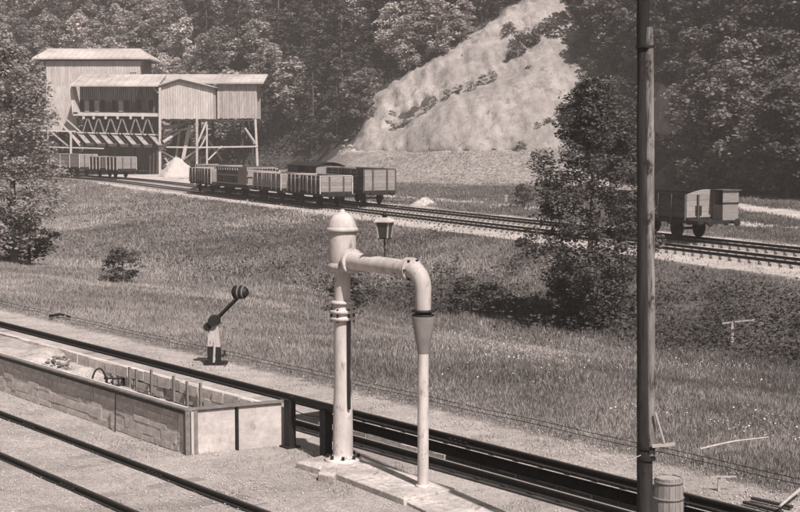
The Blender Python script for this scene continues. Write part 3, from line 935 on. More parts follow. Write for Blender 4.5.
def silo():
    DY = 206.0
    T = empty('loading_silo', (atd(160, 174, DY).x, DY, 0.45), 0, 'tall timber stone loading silo with pale roofs, row of chutes and open legs', 'silo')
    ox, oy, oz = T.location
    def P(x, y, dd=0.0):
        """silo-local point from photo position, dd metres behind the front plane"""
        v = atd(x, y, DY + dd); return Vector((v.x - ox, v.y - oy, v.z - oz))
    def B(name, pts, w, m=M_timber, h=None):
        mb = MB()
        for a_, b_ in pts: mb.beam(a_, b_, w, h)
        return mb.build(name, m, T)
    # --- tall rear building
    zt = P(100, 58, 9).z; zl = P(100, 128, 9).z
    x0 = P(46, 58, 9).x; x1 = P(140, 58, 9).x
    board_wall('rear_wall', T, (x0, 9, 0), (x1, 9, 0), P(60, 118, 9).z, zt, M_board_pale, .4)
    board_wall('rear_wall_end', T, (x1, 9.1, 0), (x1, 19, 0), P(60, 118, 9).z, zt, M_board_pale, .4, nrm=(1, 0, 0))
    board_wall('rear_wall_end', T, (x0, 19, 0), (x0, 9.1, 0), P(60, 118, 9).z, zt, M_board_pale, .4, nrm=(-1, 0, 0))
    rf = MB(); xa, xb = P(32, 58, 8.3).x, P(149, 58, 8.3).x
    ridge_z = zt + 1.75
    e0 = 8.2; rdg = 14.5; e1 = 20.5
    vs = [(xa, e0, zt - .02), (xb, e0, zt - .02), (xb - 2.4, rdg, ridge_z), (xa + 1.0, rdg, ridge_z), (xa, e1, zt - .02), (xb, e1, zt - .02)]
    vs += [(x, y, z - .22) for x, y, z in vs]
    rf.add(vs, [(0, 1, 2, 3), (3, 2, 5, 4), (1, 5, 2), (0, 3, 4), (6, 9, 8, 7), (9, 10, 11, 8), (7, 8, 11), (6, 10, 9), (0, 6, 7, 1), (1, 7, 11, 5), (5, 11, 10, 4), (4, 10, 6, 0)])
    rf.build('roof', M_roof, T)
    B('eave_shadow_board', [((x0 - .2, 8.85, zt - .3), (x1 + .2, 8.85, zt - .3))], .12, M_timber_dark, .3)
    # lattice window
    wx0, wz0 = P(130, 79, 8.85).x, P(130, 79, 8.85).z; wx1, wz1 = P(136.5, 72, 8.85).x, P(136.5, 72, 8.85).z
    wf = MB()
    for k in range(4):
        x = wx0 + (wx1 - wx0) * k / 3; wf.box((x - .05, 8.78, wz0), (x + .05, 8.86, wz1))
        z = wz0 + (wz1 - wz0) * k / 3; wf.box((wx0, 8.77, z - .05), (wx1, 8.775, z + .05))
    wfo = wf.build('window_frame', M_timber, T)
    MB().box((wx0, 8.88, wz0), (wx1, 8.93, wz1)).build('window_pane', M_board_dark, wfo)
    # --- front bin: recessed wall under the deep roof, overhang shade put into dark boards
    zr = P(73, 86).z; zb = P(100, 114).z
    fx0 = P(75, 100).x; fx1 = P(160, 100).x
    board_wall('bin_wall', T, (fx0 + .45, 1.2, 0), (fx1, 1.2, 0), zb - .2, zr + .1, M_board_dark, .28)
    sl = []
    for px in (82, 91.6, 103, 114.5, 126.8, 139, 151):
        x = P(px, 106, 1.2).x
        o = MB().box((x - .3, 1.04, P(0, 113, 2.5).z), (x + .3, 1.14, P(0, 100.5, 2.5).z)).build('slot', M_wag_under, T)
    for px in (87, 97, 121):
        x = P(px, 106, 1.2).x
        MB().box((x - .33, 1.05, P(0, 112, 2.5).z), (x + .33, 1.13, P(0, 101, 2.5).z)).build('slot_shutter', M_wood_grey, T)
    # slanted pale cheek wall at the left end
    ck = MB()
    ck.add([(fx0 - .4, -.1, zr), (fx0 - .1, 1.3, zr), (fx0 + .6, 1.3, zb), (fx0 + .4, -.1, zb), (fx0 - .7, -.1, zr), (fx0 - .7, 1.3, zr), (fx0 - .4, 1.3, zb), (fx0 - .4, -.1, zb)],
           [(0, 1, 2, 3), (4, 7, 6, 5), (0, 3, 7, 4), (0, 4, 5, 1), (1, 5, 6, 2), (3, 2, 6, 7)])
    ck.build('cheek_wall', M_board_pale, T)
    # lower left body of the rear building
    board_wall('left_wall', T, (P(46, 100, 5).x, 5.2, 0), (P(76, 100, 5).x, 5.2, 0), P(60, 131, 5).z, P(60, 86, 5).z, M_board_pale, .4)
    # front roof: slab rising to the rear
    rr = MB()
    xl, xr = P(72.5, 86).x, P(262, 82, 0).x
    zf = zr; zk = P(150, 76.5, 6).z
    zfr = P(214, 84, 0).z
    def slab(xa, xb, y0, z0, y1, z1, th=.2, name='roof'):
        m_ = MB(); vs = [(xa, y0, z0), (xb, y0, z0), (xb, y1, z1), (xa, y1, z1)]
        vs += [(x, y, z - th) for x, y, z in vs]
        m_.add(vs, [(0, 1, 2, 3), (7, 6, 5, 4), (0, 4, 5, 1), (1, 5, 6, 2), (2, 6, 7, 3), (3, 7, 4, 0)])
        return m_.build(name, M_roof, T)
    xg0 = P(160, 86).x; xg1 = P(213, 86).x
    slab(xl, xg0 - .01, -1.5, zf + .06, 6.0, zk + .3)
    slab(P(140, 77, 6).x, xr, 2.2, P(230, 83, 3).z + .05, 9.5, P(230, 75.8, 9).z + .25)
    for i in range(11):
        x = xl + .6 + (xg0 - xl - 1.2) * i / 10
        MB().beam((x, -1.48, zf + .095), (x, 5.9, zk + .325), .09, .06).build('roof_batten', M_roof, T)
    for i in range(10):
        x = P(216, 77, 6).x + (xr - .3 - P(216, 77, 6).x) * i / 9
        MB().beam((x, 2.25, P(230, 83, 3).z + .08), (x, 9.4, P(230, 75.8, 9).z + .28), .09, .06).build('roof_batten', M_roof, T)
    for i in range(15):
        x = xa + 1.6 + (xb - xa - 4.6) * i / 14
        MB().beam((x, e0 + .02, zt), (x, rdg, ridge_z + .02), .09, .07).build('roof_batten', M_roof, T)
    # gable house
    zp = P(180, 79.5).z; ze0 = P(160, 86).z; ze1 = P(213, 87.5).z; zbt = P(180, 119).z
    xp = P(180, 80).x
    def gt(u):
        x = xg0 + (xg1 - xg0) * u
        return ze0 + (zp - ze0) * (x - xg0) / (xp - xg0) if x < xp else zp + (ze1 - zp) * (x - xp) / (xg1 - xp)
    board_wall('gable_wall', T, (xg0, 0, 0), (xg1, 0, 0), zbt, ze0, M_board_pale, .36, ztop=lambda u: gt(u) - .05)
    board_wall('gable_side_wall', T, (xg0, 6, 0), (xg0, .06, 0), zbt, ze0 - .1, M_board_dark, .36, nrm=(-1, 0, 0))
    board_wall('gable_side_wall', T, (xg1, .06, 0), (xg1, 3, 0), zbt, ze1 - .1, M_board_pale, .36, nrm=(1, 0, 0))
    gr_ = MB()
    for (xa, za, xb_, zb_) in ((xg0 - .35, ze0 - .05, xp, zp + .06), (xp, zp + .06, xg1 + .4, ze1 - .05)):
        vs = [(xa, -.45, za), (xb_, -.45, zb_), (xb_, 5.5, zb_), (xa, 5.5, za)]; vs += [(x, y, z + .16) for x, y, z in vs]
        gr_.add(vs, [(3, 2, 1, 0), (4, 5, 6, 7), (0, 1, 5, 4), (1, 2, 6, 5), (2, 3, 7, 6), (3, 0, 4, 7)])
    gr_.build('gable_roof', M_roof, T)
    B('barge_board', [((xg0 - .35, -.47, ze0 - .16), (xp, -.47, zp - .05)), ((xp, -.47, zp - .05), (xg1 + .4, -.47, ze1 - .16))], .06, M_timber_dark, .16)
    # curved gutter bracket at the gable corner
    gb = MB(); gb.tube([(xg0 - .9, -.3, ze0 - .1), (xg0 - .7, -.3, ze0 - .6), (xg0 - .3, -.2, ze0 - .95), (xg0 - .02, -.1, ze0 - 1.1)], .09, 6); gb.build('gutter_pipe', M_timber, T)
    # right block
    xr1 = P(256.5, 100, 3).x
    board_wall('side_block_wall', T, (xg1 + .2, 3.0, 0), (xr1, 3.0, 0), P(230, 118.5, 3).z, P(230, 83.5, 3).z, M_board_mid, .34)
    board_wall('side_block_end', T, (xr1, 3.06, 0), (xr1, 9, 0), P(230, 118.5, 3).z, P(230, 83.5, 3).z, M_board_pale, .34, nrm=(1, 0, 0))
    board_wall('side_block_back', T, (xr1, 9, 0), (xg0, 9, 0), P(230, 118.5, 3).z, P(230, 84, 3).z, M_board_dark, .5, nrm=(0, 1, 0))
    fl = MB(); fl.box((xg0, .1, zbt - .3), (xg1, 8.9, zbt - .06)); fl.box((xg1 + .01, 3.1, zbt - .3), (xr1 + .2, 8.9, zbt - .06)); fl.build('floor_beams', M_timber_dark, T)
    # bin underside
    ub = MB(); ub.box((fx0 + .4, .3, zb - .55), (fx1 - .1, 8.5, zb - .3)); ub.build('bin_floor', M_timber_dark, T)
    B('bin_beam', [((fx0 - .3, .05, zb + .0), (fx1 - .15, .05, zb - .15))], .3, M_timber, .5)
    nb = MB()
    for px in (84, 94, 106, 118, 131, 143): 
        x = P(px, 116).x; nb.box((x - .16, -.35, zb - .75), (x + .16, -.12, zb - .35))
    nb.build('beam_ends', M_timber, T)
    # V struts
    zv0 = P(0, 117.5).z; zv1 = P(0, 133.5).z
    for px in (87, 98, 110, 121.5, 135, 147):
        x = P(px, 118).x; vb = MB()
        vb.beam((x, .3, zv0), (x - .75, .3, zv1), .18); vb.beam((x + .05, .3, zv0), (x + .85, .3, zv1), .18)
        vb.build('strut', M_strut, T)
    B('chute_beam', [((P(74, 132.5).x, .2, P(0, 132.5).z), (P(160, 135).x, .2, P(0, 135).z))], .2, M_timber)
    # chutes pouring forward and to the right
    for i, px in enumerate((79, 90, 101.5, 113, 125, 137, 150.5)):
        a0 = P(px, 133.5 + i * .3); 
        c_ = empty_part('chute', T, (a0.x, .3, a0.z))
        d = Vector((1.75, -1.0, -1.75)); sd_ = Vector((1.0, .25, 0)).normalized() * .56
        w_ = .07
        up = d.cross(sd_).normalized()
        if up.z < 0: up = -up
        p_ = Vector((0, 0, 0))
        fm = MB()
        vs = [p_ - sd_, p_ + sd_, p_ + sd_ + d, p_ - sd_ + d]; vs = vs + [v - up * w_ for v in vs]
        fm.add(vs, [(0, 1, 2, 3), (7, 6, 5, 4), (0, 4, 5, 1), (1, 5, 6, 2), (2, 6, 7, 3), (3, 7, 4, 0)])
        fm.build('chute_floor', M_chute, c_)
        for sg in (-1, 1):
            wm = MB(); b0 = p_ + sd_ * sg
            vs = [b0, b0 + d, b0 + d + up * .45, b0 + up * .45]; vs += [v + sd_.normalized() * .07 * sg for v in vs]
            wm.add(vs, [(0, 1, 2, 3), (7, 6, 5, 4), (0, 4, 5, 1), (1, 5, 6, 2), (2, 6, 7, 3), (3, 7, 4, 0)])
            wm.build('chute_side', M_timber_dark, c_)
        gm = MB(); b0 = p_ + d * .98
        vs = [b0 - sd_, b0 + sd_, b0 + sd_ + up * .5, b0 - sd_ + up * .5]; vs += [v - d.normalized() * .06 for v in vs]
        gm.add(vs, [(0, 1, 2, 3), (7, 6, 5, 4), (0, 4, 5, 1), (1, 5, 6, 2), (2, 6, 7, 3), (3, 7, 4, 0)])
        gm.build('chute_gate', M_strut, c_)
    # back wall behind the track, dark boards, and pale stakes
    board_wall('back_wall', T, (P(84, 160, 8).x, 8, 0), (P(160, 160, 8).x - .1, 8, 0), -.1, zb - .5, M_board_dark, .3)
    for px in (150, 153.5, 157):
        x = P(px, 170, 6).x; B('stake', [((x, 6, 0), (x + .1, 6, P(0, 155 - (px - 150) * .6, 6).z))], .22, M_wood_grey)
    # posts
    def post(px0, y0, px1, y1, dd, w=.32, m=M_timber, name='post'):
        a_ = P(px0, y0, dd); a_.z = 0; b_ = P(px1, y1, dd); B(name, [(a_, b_)], w, m)
    post(160, 174, 160, 87, -.2, .34)
    post(71, 174, 71, 131, -1.5, .26)
    post(78, 174, 78, 118, 1.0, .2, M_timber_dark)
    post(90, 174, 90, 118, 6, .25, M_timber_dark); post(110, 174, 110, 118, 6, .25, M_timber_dark); post(135, 174, 135, 118, 6, .25, M_timber_dark)
    post(197, 174, 197, 119, 0, .3, M_wood_grey); post(200, 172, 200, 119, 4, .3, M_timber_dark)
    post(207, 172, 207, 119, .5, .22, M_timber)
    post(258, 172, 255.5, 119, 2.5, .3)
    for px0, px1 in ((237, 241), (243, 246), (250, 247), (254, 251)): post(px0, 168, px1, 119, 8.5, .28, M_timber_dark)
    post(184, 174, 184, 119, 8, .3, M_timber_dark); post(174, 174, 174, 119, 8, .3, M_timber_dark); post(213, 172, 213, 119, 8, .3, M_timber_dark)
    def br(x0_, y0_, x1_, y1_, dd0, dd1, w=.2, m=M_timber, name='brace'): B(name, [(P(x0_, y0_, dd0), P(x1_, y1_, dd1))], w, m)
    br(160, 147, 197, 147.5, -.1, 0); br(197, 147.5, 258, 146.5, .1, 2.4)
    br(160, 150, 180, 162, .1, 2); br(160, 144, 180, 131, .1, 3, .3); br(197, 150, 183, 160, .2, 2, .2)
    br(207, 121, 196, 147, .3, .3, .25); br(207, 135, 199, 150, .6, .6, .2); br(207, 138, 223, 162, 3, 3, .28, M_timber_dark)
    br(208, 160, 222, 146, 1, 1.5); br(203, 162, 212, 146, 2, 2, .2, M_timber_dark)
    br(245, 128, 257, 145, 3, 2.4, .2); br(240, 121, 254, 144, 8, 8, .18, M_wood_grey); br(253, 121, 238, 143, 8, 8, .18, M_timber_dark); br(252, 144, 238, 164, 8, 8, .18, M_timber_dark); br(240, 146, 254, 164, 8, 8, .18, M_timber_dark)
    br(163, 128, 185, 124, 2, 4, .55, M_wood_grey, 'conveyor_beam'); br(165, 132, 196, 128, 3, 3, .25)
    br(183, 160, 190, 125, 3, 3, .5, M_timber, 'elevator_leg'); br(176, 158, 180, 130, 4, 4, .3, M_wood_grey, 'elevator_leg'); br(182, 135, 186, 130, 3.4, 3.4, .4, M_timber_dark)
    br(163, 167, 176, 158, 2, 3, .2); br(165, 158, 172, 168, 3, 3, .2, M_wood_grey); br(180, 133, 170, 148, 4, 4, .22, M_timber_dark)
    br(187, 128, 193, 160, 4, 4, .25, M_timber_dark); br(190, 160, 176, 136, 4.6, 4.6, .2, M_timber_dark)
    # left side platform and braces
    br(40, 130.5, 76, 131.5, -1.2, -.4, .22); br(44, 147, 104, 148.5, -1.6, -.6, .16); br(54, 117, 80, 143, 0, -.8, .22); br(68, 131, 80, 146, -1, -1, .18)
    br(66, 119, 84, 135, .5, .5, .2, M_wood_grey); br(50, 131, 68, 146, 2, 2, .18, M_wood_grey)
    post(48, 174, 48, 118, 3, .25, M_wood_grey); post(60, 174, 60, 118, 6, .25, M_timber_dark)
    return T
def empty_part(name, parent, loc):
    o = link(name, None, parent, loc); o.empty_display_size = .2; return o
silo()

# pale heap of crushed stone beside the silo
def heap(name, label, cat, x, y, r, h, m, seed, group=None, n=26):
    vs = []; fs = []
    rg = 14
    for i in range(rg + 1):
        for k in range(n):
            a_ = 2 * pi * k / n
            rr = r * i / rg * (1 + .10 * sin(3 * a_ + seed) + .05 * sin(7 * a_ + seed * 2))
            q = i / rg
            z = h * (1 - q) ** 1.0 * (1 + .0 * q) * (1 - .12 * math.exp(-q * 8)) + R.uniform(-.04, .04) * min(r, 1.5)
            if i == rg: z = -.15
            vs.append((rr * cos(a_), rr * sin(a_), z))
    for i in range(rg):
        for k in range(n):
            k2 = (k + 1) % n
            fs.append((i * n + k, (i + 1) * n + k, (i + 1) * n + k2, i * n + k2))
    mb = MB(); mb.add(vs, fs, False)
    o = mb.build(name, m, None, (x, y, gz(x, y)))
    return tag(o, label, cat, group)
p = atd(177, 180, 197); heap('stone_heap', 'tall pale cone of crushed stone at the foot of the silo legs', 'stone heap', p.x, p.y, 3.0, 3.1, M_heap, 1)
p = at(425, 206, 0); heap('stone_heap', 'small pale stone heap beside the siding left of the field tree', 'stone heap', p.x, p.y, 1.3, 0.8, M_load, 4)

# ------------------------------------------------------------------ water crane
def crane():
    b = at(343, 460, 0.10)
    q = at(423, 486, 0.10)
    d = (q - b); L_ = d.length; ang = math.atan2(d.y, d.x)
    T = empty('water_crane', (b.x, b.y, 0.10), ang, 'pale iron water crane with domed head, side arm and lantern', 'water crane')
    # local: +x along the arm
    fl = MB(); fl.lathe([(.31, 0), (.31, .05), (.19, .06), (.185, .10)], n=24)
    fo = fl.build('base_flange', M_iron_pale, T)
    for k in range(8):
        a_ = 2 * pi * k / 8 + .2
        MB().tube([(.26 * cos(a_), .26 * sin(a_), .05), (.26 * cos(a_), .26 * sin(a_), .11)], .03, 6).build('bolt', M_black, fo)
    MB().lathe([(.172, .08), (.165, .9), (.150, 1.2), (.145, 2.40)], n=24).build('lower_column', M_iron_pale, T)
    co = MB(); co.lathe([(.15, 2.385), (.21, 2.39), (.21, 2.44), (.175, 2.45), (.175, 2.50), (.215, 2.51), (.215, 2.56), (.17, 2.57), (.16, 2.66), (.205, 2.67), (.205, 2.70), (.15, 2.72)], n=24)
    cc = co.build('collar', M_iron_pale, T)
    for k in range(6):
        a_ = 2 * pi * k / 6
        MB().tube([(.19 * cos(a_), .19 * sin(a_), 2.36), (.19 * cos(a_), .19 * sin(a_), 2.59)], .018, 6).build('bolt', M_black, cc)
    MB().lathe([(.135, 2.71), (.132, 3.16), (.15, 3.24)], n=24).build('upper_column', M_iron_pale, T)
    MB().lathe([(.14, 3.20), (.22, 3.25), (.255, 3.27), (.255, 3.32), (.22, 3.36)], n=24).build('swivel_ring', M_iron_pale, T)
    MB().lathe([(.22, 3.355), (.232, 3.42), (.228, 3.84), (.222, 3.88)], n=28).build('head_drum', M_iron_pale, T)
    MB().lathe([(.225, 3.875), (.27, 3.88), (.27, 3.93), (.235, 3.955)], n=28).build('dome_flange', M_iron_pale, T)
    MB().lathe([(.24, 3.95), (.232, 4.00), (.20, 4.08), (.15, 4.15), (.085, 4.19), (.045, 4.205), (.045, 4.23), (.028, 4.245), (.0, 4.25)], n=28).build('dome', M_iron_pale, T)
    # lever ear on the ring
    MB().beam((-.24, -.05, 3.26), (-.38, -.1, 3.22), .07, .1).build('ring_lug', M_iron_pale, T)
    # rod down the side of the column
    MB().tube([(.19, .0, 0.9), (.19, .0, 2.4)], .028, 8).build('drain_pipe', M_black, T)
    # arm
    az = 3.40
    arm = MB(); arm.tube([(.15, 0, az + .01), (.7, 0, az), (L_ - .35, 0, az - .02)], [.155, .14, .135], 24).build('arm_pipe', M_iron_pale, T)
    r1 = MB(); r1.tube([(.25, 0, az), (.31, 0, az)], .21, 24); r1.build('arm_flange', M_iron_pale, T)
    r2 = MB(); r2.tube([(L_ - .40, 0, az - .02), (L_ - .345, 0, az - .02)], .19, 24); r2.tube([(L_ - .335, 0, az - .02), (L_ - .29, 0, az - .02)], .19, 24)
    fo = r2.build('arm_flange', M_iron_pale, T)
    for k in range(6):
        a_ = 2 * pi * k / 6
        MB().tube([(L_ - .43, .165 * cos(a_), az - .02 + .165 * sin(a_)), (L_ - .25, .165 * cos(a_), az - .02 + .165 * sin(a_))], .016, 6).build('bolt', M_black, fo)
    # elbow
    pts = []; rad = []
    for k in range(9):
        a_ = (pi / 2) * k / 8
        pts.append((L_ - .30 + .30 * sin(a_), 0, az - .02 - .30 * (1 - cos(a_)))); rad.append(.145 - .02 * k / 8)
    pts.append((L_, 0, az - .62)); rad.append(.12)
    MB().tube(pts, rad, 24).build('elbow', M_iron_pale, T)
    MB().lathe([(.125, 0), (.17, .0), (.175, .025), (.13, .03), (.13, .06), (.18, .065), (.18, .095), (.12, .10)], (L_, 0, az - .72), 24).build('spout_collar', M_black, T)
    MB().lathe([(.082, -1.32), (.088, -1.30), (.185, -.735), (.185, -.72)], (L_, 0, az), 28).build('spout_cone', M_iron_cone, T)
    MB().lathe([(.088, 0.0), (.086, az - 1.30)], (L_, 0, 0), 20).build('drop_pipe', M_iron_pale, T)
    MB().lathe([(.12, 0), (.12, .03), (.09, .035)], (L_, 0, 0), 20).build('drop_pipe_foot', M_iron_pale, T)
    # lantern on its rod, rising from the arm
    lp = at(388, 262, 0); lx = 1.22
    MB().tube([(lx, 0, az + .12), (lx, 0, az + .47)], .012, 6).build('lantern_rod', M_black, T)
    la = empty_part('lantern', T, (lx, 0, az + .42)); la.rotation_euler[2] = 0.55; la.scale = (.85, .85, .9)
    lb = MB()
    def ring4(w, z): return [(-w, -w, z), (w, -w, z), (w, w, z), (-w, w, z)]
    lb.add(ring4(.095, 0) + ring4(.10, .02), [(3, 2, 1, 0), (4, 5, 6, 7), (0, 1, 5, 4), (1, 2, 6, 5), (2, 3, 7, 6), (3, 0, 4, 7)]); lb.build('lantern_base', M_black, la)
    pn = []
    for k in range(4):
        a_ = k * pi / 2; rt = Matrix.Rotation(a_, 3, 'Z')
        pm = MB(); vs = [rt @ Vector(v) for v in ((-.075, -.09, .02), (.075, -.09, .02), (.105, -.125, .30), (-.105, -.125, .30), (-.075, -.085, .02), (.075, -.085, .02), (.105, -.12, .30), (-.105, -.12, .30))]
        pm.add(vs, [(0, 1, 2, 3), (7, 6, 5, 4), (0, 4, 5, 1), (1, 5, 6, 2), (2, 6, 7, 3), (3, 7, 4, 0)]); pm.build('pane', M_lantern_glass, la)
        fm = MB(); fm.beam(rt @ Vector((-.09, -.09, .02)), rt @ Vector((-.122, -.122, .30)), .022); fm.build('corner_bar', M_wood_grey, la)
    rf = MB(); rf.add(ring4(.165, .30) + ring4(.165, .315) + ring4(.07, .385), [(3, 2, 1, 0), (0, 1, 5, 4), (1, 2, 6, 5), (2, 3, 7, 6), (3, 0, 4, 7), (4, 5, 9, 8), (5, 6, 10, 9), (6, 7, 11, 10), (7, 4, 8, 11), (8, 9, 10, 11)]); rf.build('lantern_roof', M_wood_grey, la)
    MB().lathe([(.045, .385), (.05, .42), (.06, .425), (.06, .445), (.035, .45), (.03, .47)], n=12).build('lantern_vent', M_black, la)
    return T
def glass_mat():
    m = bpy.data.materials.new('dull_lantern_glass'); m.use_nodes = True
    p = m.node_tree.nodes['Principled BSDF']; p.inputs['Base Color'].default_value = (.03, .027, .025, 1)
    p.inputs['Roughness'].default_value = .15
    return m
M_lantern_glass = glass_mat()
crane()

# concrete plinth the crane stands on
def slab_world(name, pts, z0, z1, m, label=None, cat=None, kind=None, bev=.015):
    mb = MB(); n = len(pts)
    vs = [(p.x, p.y, z0) for p in pts] + [(p.x, p.y, z1) for p in pts]
    fs = [tuple(reversed(range(n))), tuple(range(n, 2 * n))] + [(k, (k + 1) % n, n + (k + 1) % n, n + k) for k in range(n)]
    c_ = sum((Vector((p.x, p.y, 0)) for p in pts), Vector()) / n
    mb.add([(v[0] - c_.x, v[1] - c_.y, v[2]) for v in vs], fs)
    o = mb.build(name, m, None, c_)
    if bev: bevel(o, bev, 2)
    return tag(o, label, cat, kind=kind)
slab_world('concrete_plinth', [at(296, 462, .1), at(337, 474, .1), at(404, 499, .1), at(455, 488, .1), at(372, 462, .1), at(322, 455, .1)], -.1, .1, M_concrete,
           'low concrete plinth the water crane stands on', 'plinth')
slab_world('concrete_step', [at(318, 476, .08), at(334, 480, .08), at(338, 470, .08), at(324, 466, .08)], -.1, .125, M_concrete,
           'small pale concrete block at the left edge of the crane plinth', 'concrete block')
slab_world('concrete_kerb', [at(405, 500, .06), at(456, 489, .06), at(475, 497, .06), at(520, 516, .06), at(500, 528, .06), at(430, 512, .06)], -.1, .05, M_concrete,
           'low cement apron right of the drop pipe', 'cement apron')

# black iron barrier between bunker and crane
def barrier():
    a_ = at(290, 447, 0); b_ = at(326, 459, 0)
    d = b_ - a_; ang = math.atan2(d.y, d.x); L_ = d.length
    T = empty('iron_barrier', a_, ang, 'black iron barrier of two stout posts between the bunker and the crane', 'barrier')
    for x in (0, L_):
        MB().box((x - .09, -.07, -.1), (x + .09, .07, .86)).build('post', M_black, T)
        MB().box((x - .14, -.14, -.02), (x + .14, .14, .03)).build('foot_plate', M_black, T)
    MB().beam((-.0, .02, .90), (L_ + .35, .02, .875), .09, .06).build('top_bar', M_black, T)
    MB().tube([(0.09, 0, .70), (L_ * .5, 0, .665), (L_ - .09, 0, .72)], .008, 5).build('wire', M_black, T)
barrier()

# ------------------------------------------------------------------ ash bunker
def bunker():
    A = at(187, 455, 0); Bc = at(285, 445, 0)
    T = empty('ash_bunker', (A.x, A.y, 0), YARD_ROT, 'low stone ash bunker with iron rim and pale cement end panels', 'ash bunker')
    # local frame: +x along the yard tracks (away left), +y towards the camera... keep world maths, then convert
    inv = (Matrix.Translation(Vector((A.x, A.y, 0))) @ Matrix.Rotation(YARD_ROT, 4, 'Z')).inverted()
    def Lc(v): return inv @ Vector(v)
    u = Vector((UX, UY, 0)); H = .78
    Bl = Lc((Bc.x, Bc.y, 0))
    Lw = 30.0
    # near wall core + stones (local x 0..Lw, face at y=0; inside is -y as +y = camera side?)
    side = 1 if Bl.y > 0 else -1          # direction of the inside
    MB().box((0.12, min(0.0 * side, .32 * side), -.1), (Lw, max(.0 * side, .32 * side), H - .04)).build('wall_core', M_stone, T)
    stones = []
    for k in range(6):
        q = MB(); q.box((-.5, -.5, -.5), (.5, .5, .5), j=.035); o_ = q.mesh('stone', M_stone); stones.append(o_)
    rows_h = [.13, .19, .11, .16, .13]; 
    cnt = 0
    zacc = .0
    for r_ in range(5):
        hh = rows_h[r_]
        x = .14 + R.uniform(0, .25)
        while x < 15.5:
            w_ = R.uniform(.16, .6)
            o = link('stone', R.choice(stones), T, (x + w_ / 2, side * R.uniform(-.004, .012), zacc + hh / 2 + .01 + R.uniform(-.008, .008)))
            o.rotation_euler[1] = R.uniform(-.03, .03)
            o.scale = (w_ + R.uniform(-.03, .01), .032, hh + R.uniform(-.03, .012)); x += w_; cnt += 1
        zacc += hh
    # iron rim along the near wall and across the end
    rim_in = side * .14
    rm = MB(); rm.box((-.04, min(-.05 * side, .06 * side), H + .0), (Lw, max(-.05 * side, .06 * side), H + .045)); 
    bevel(rm.build('rim_rail', M_rim, T), .01, 1)
    rl = MB(); rl.box((-.02, min(-.062 * side, -.03 * side), H - .05), (Lw, max(-.062 * side, -.03 * side), H - .007)); rl.build('rim_flange', M_black, T)
    # end panels
    d = Vector((Bl.x, Bl.y, 0)); Le = d.length; dn = d.normalized(); pn = Vector((dn.y, -dn.x, 0))
    if pn.x > 0: pn = -pn
    mid = Le * .50
    for (a0, a1) in ((.15, mid - .03), (mid + .03, Le - .06)):
        pts = [dn * a0, dn * a1, dn * a1 - pn * .07, dn * a0 - pn * .07]
        mb = MB(); vs = [(p.x, p.y, -.08) for p in pts] + [(p.x, p.y, H - .01) for p in pts]
        mb.add(vs, [(0, 3, 2, 1), (4, 5, 6, 7), (0, 1, 5, 4), (1, 2, 6, 5), (2, 3, 7, 6), (3, 0, 4, 7)])
        mb.build('end_panel', M_panel, T)
    def upright(a0, w_, m, h0=H, name='post', off=.02):
        c_ = dn * a0 + pn * off; mb = MB(); rt = Matrix.Rotation(math.atan2(dn.y, dn.x), 3, 'Z')
        mb.box((-w_ / 2, -.05, -.1), (w_ / 2, .05, h0), rt, c_); mb.build(name, m, T)
    upright(mid, .035, M_black, name='joint_strip')
    upright(0.0, .085, M_rim); upright(.085, .05, M_timber, h0=H - .01); upright(.145, .075, M_rim, h0=H)
    em = MB(); em.beam(dn * 0 + Vector((0, 0, H + .03)), dn * (Le + .05) + Vector((0, 0, H + .03)), .10, .04); em.build('rim_rail', M_rim, T)
    # thin wire on the near wall
    MB().tube([(2.55, -.09 * side, -.0), (2.5, -.09 * side, H)], .012, 6).build('tie_rod', M_black, T)
    # back wall with old rail uprights
    yb_ = Bl.y
    xb_ = Bl.x
    MB().box((xb_ + .1, min(yb_, yb_ + side * .1), -.1), (xb_ + 30, max(yb_, yb_ + side * .1), .66)).build('back_wall', M_stone, T)
    x = xb_ + .15
    while x < xb_ + 11:
        for r_ in range(3):
            w_ = R.uniform(.3, .7)
            o = link('stone', R.choice(stones), T, (x + w_ / 2 + r_ * .2, yb_ - side * R.uniform(.02, .05), r_ * .22 + .12 + R.uniform(-.01, .02)))
            o.scale = (w_ - .02, .07, .205 + R.uniform(-.01, .03))
        x += w_
    for (px, py) in ((147, 396), (154, 398), (173, 402), (200, 408), (228, 410), (255, 412)):
        w = at(px, py, .05); l = Lc(w)
        MB().box((l.x - .025, yb_ - side * .13 - .02, -.1), (l.x + .025, yb_ - side * .13 + .02, R.uniform(.70, .80))).build('upright', M_rim, T)
    # horizontal scored lines : light rods between uprights
    MB().tube([(xb_ + .6, yb_ - side * .12, .12), (xb_ + 5.6, yb_ - side * .12, .34)], .012, 5).build('wire', M_rim, T)
    # ash fill: rises from the right end to brim level further left
    nx_, ny_ = 150, 16; vs = []; fs = []
    xs = np.concatenate([np.linspace(xb_ * 0 + .05, 16, 110), np.linspace(16.4, 29.8, 40)])
    for i in range(nx_):
        x = xs[i]
        for j in range(ny_):
            y = side * (.18 + (abs(yb_) - .22) * j / (ny_ - 1)); 
            n1 = float(fbm(np.array(x * 1.3), np.array(y * 2.0), 61, 4)) - .45
            lvl = .02 + .60 * float(ss((x - 3.4 + .8 * n1 * 4 - 1.2 * (abs(y) / abs(yb_))) / 5.5))
            z = lvl + n1 * (.34 if x < 11 else .08)
            if x < max(0, xb_ * 1.0) + .1: z = min(z, .1)
            vs.append((x + (xb_ * abs(y) / abs(yb_) if i == 0 else 0), y, z))
    for i in range(nx_ - 1):
        for j in range(ny_ - 1):
            f = (i * ny_ + j, (i + 1) * ny_ + j, (i + 1) * ny_ + j + 1, i * ny_ + j + 1)
            fs.append(f if side > 0 else f[::-1])
    mb = MB(); mb.add(vs, fs, True); o = mb.build('ash_fill', M_ash, T); o['kind'] = 'stuff'
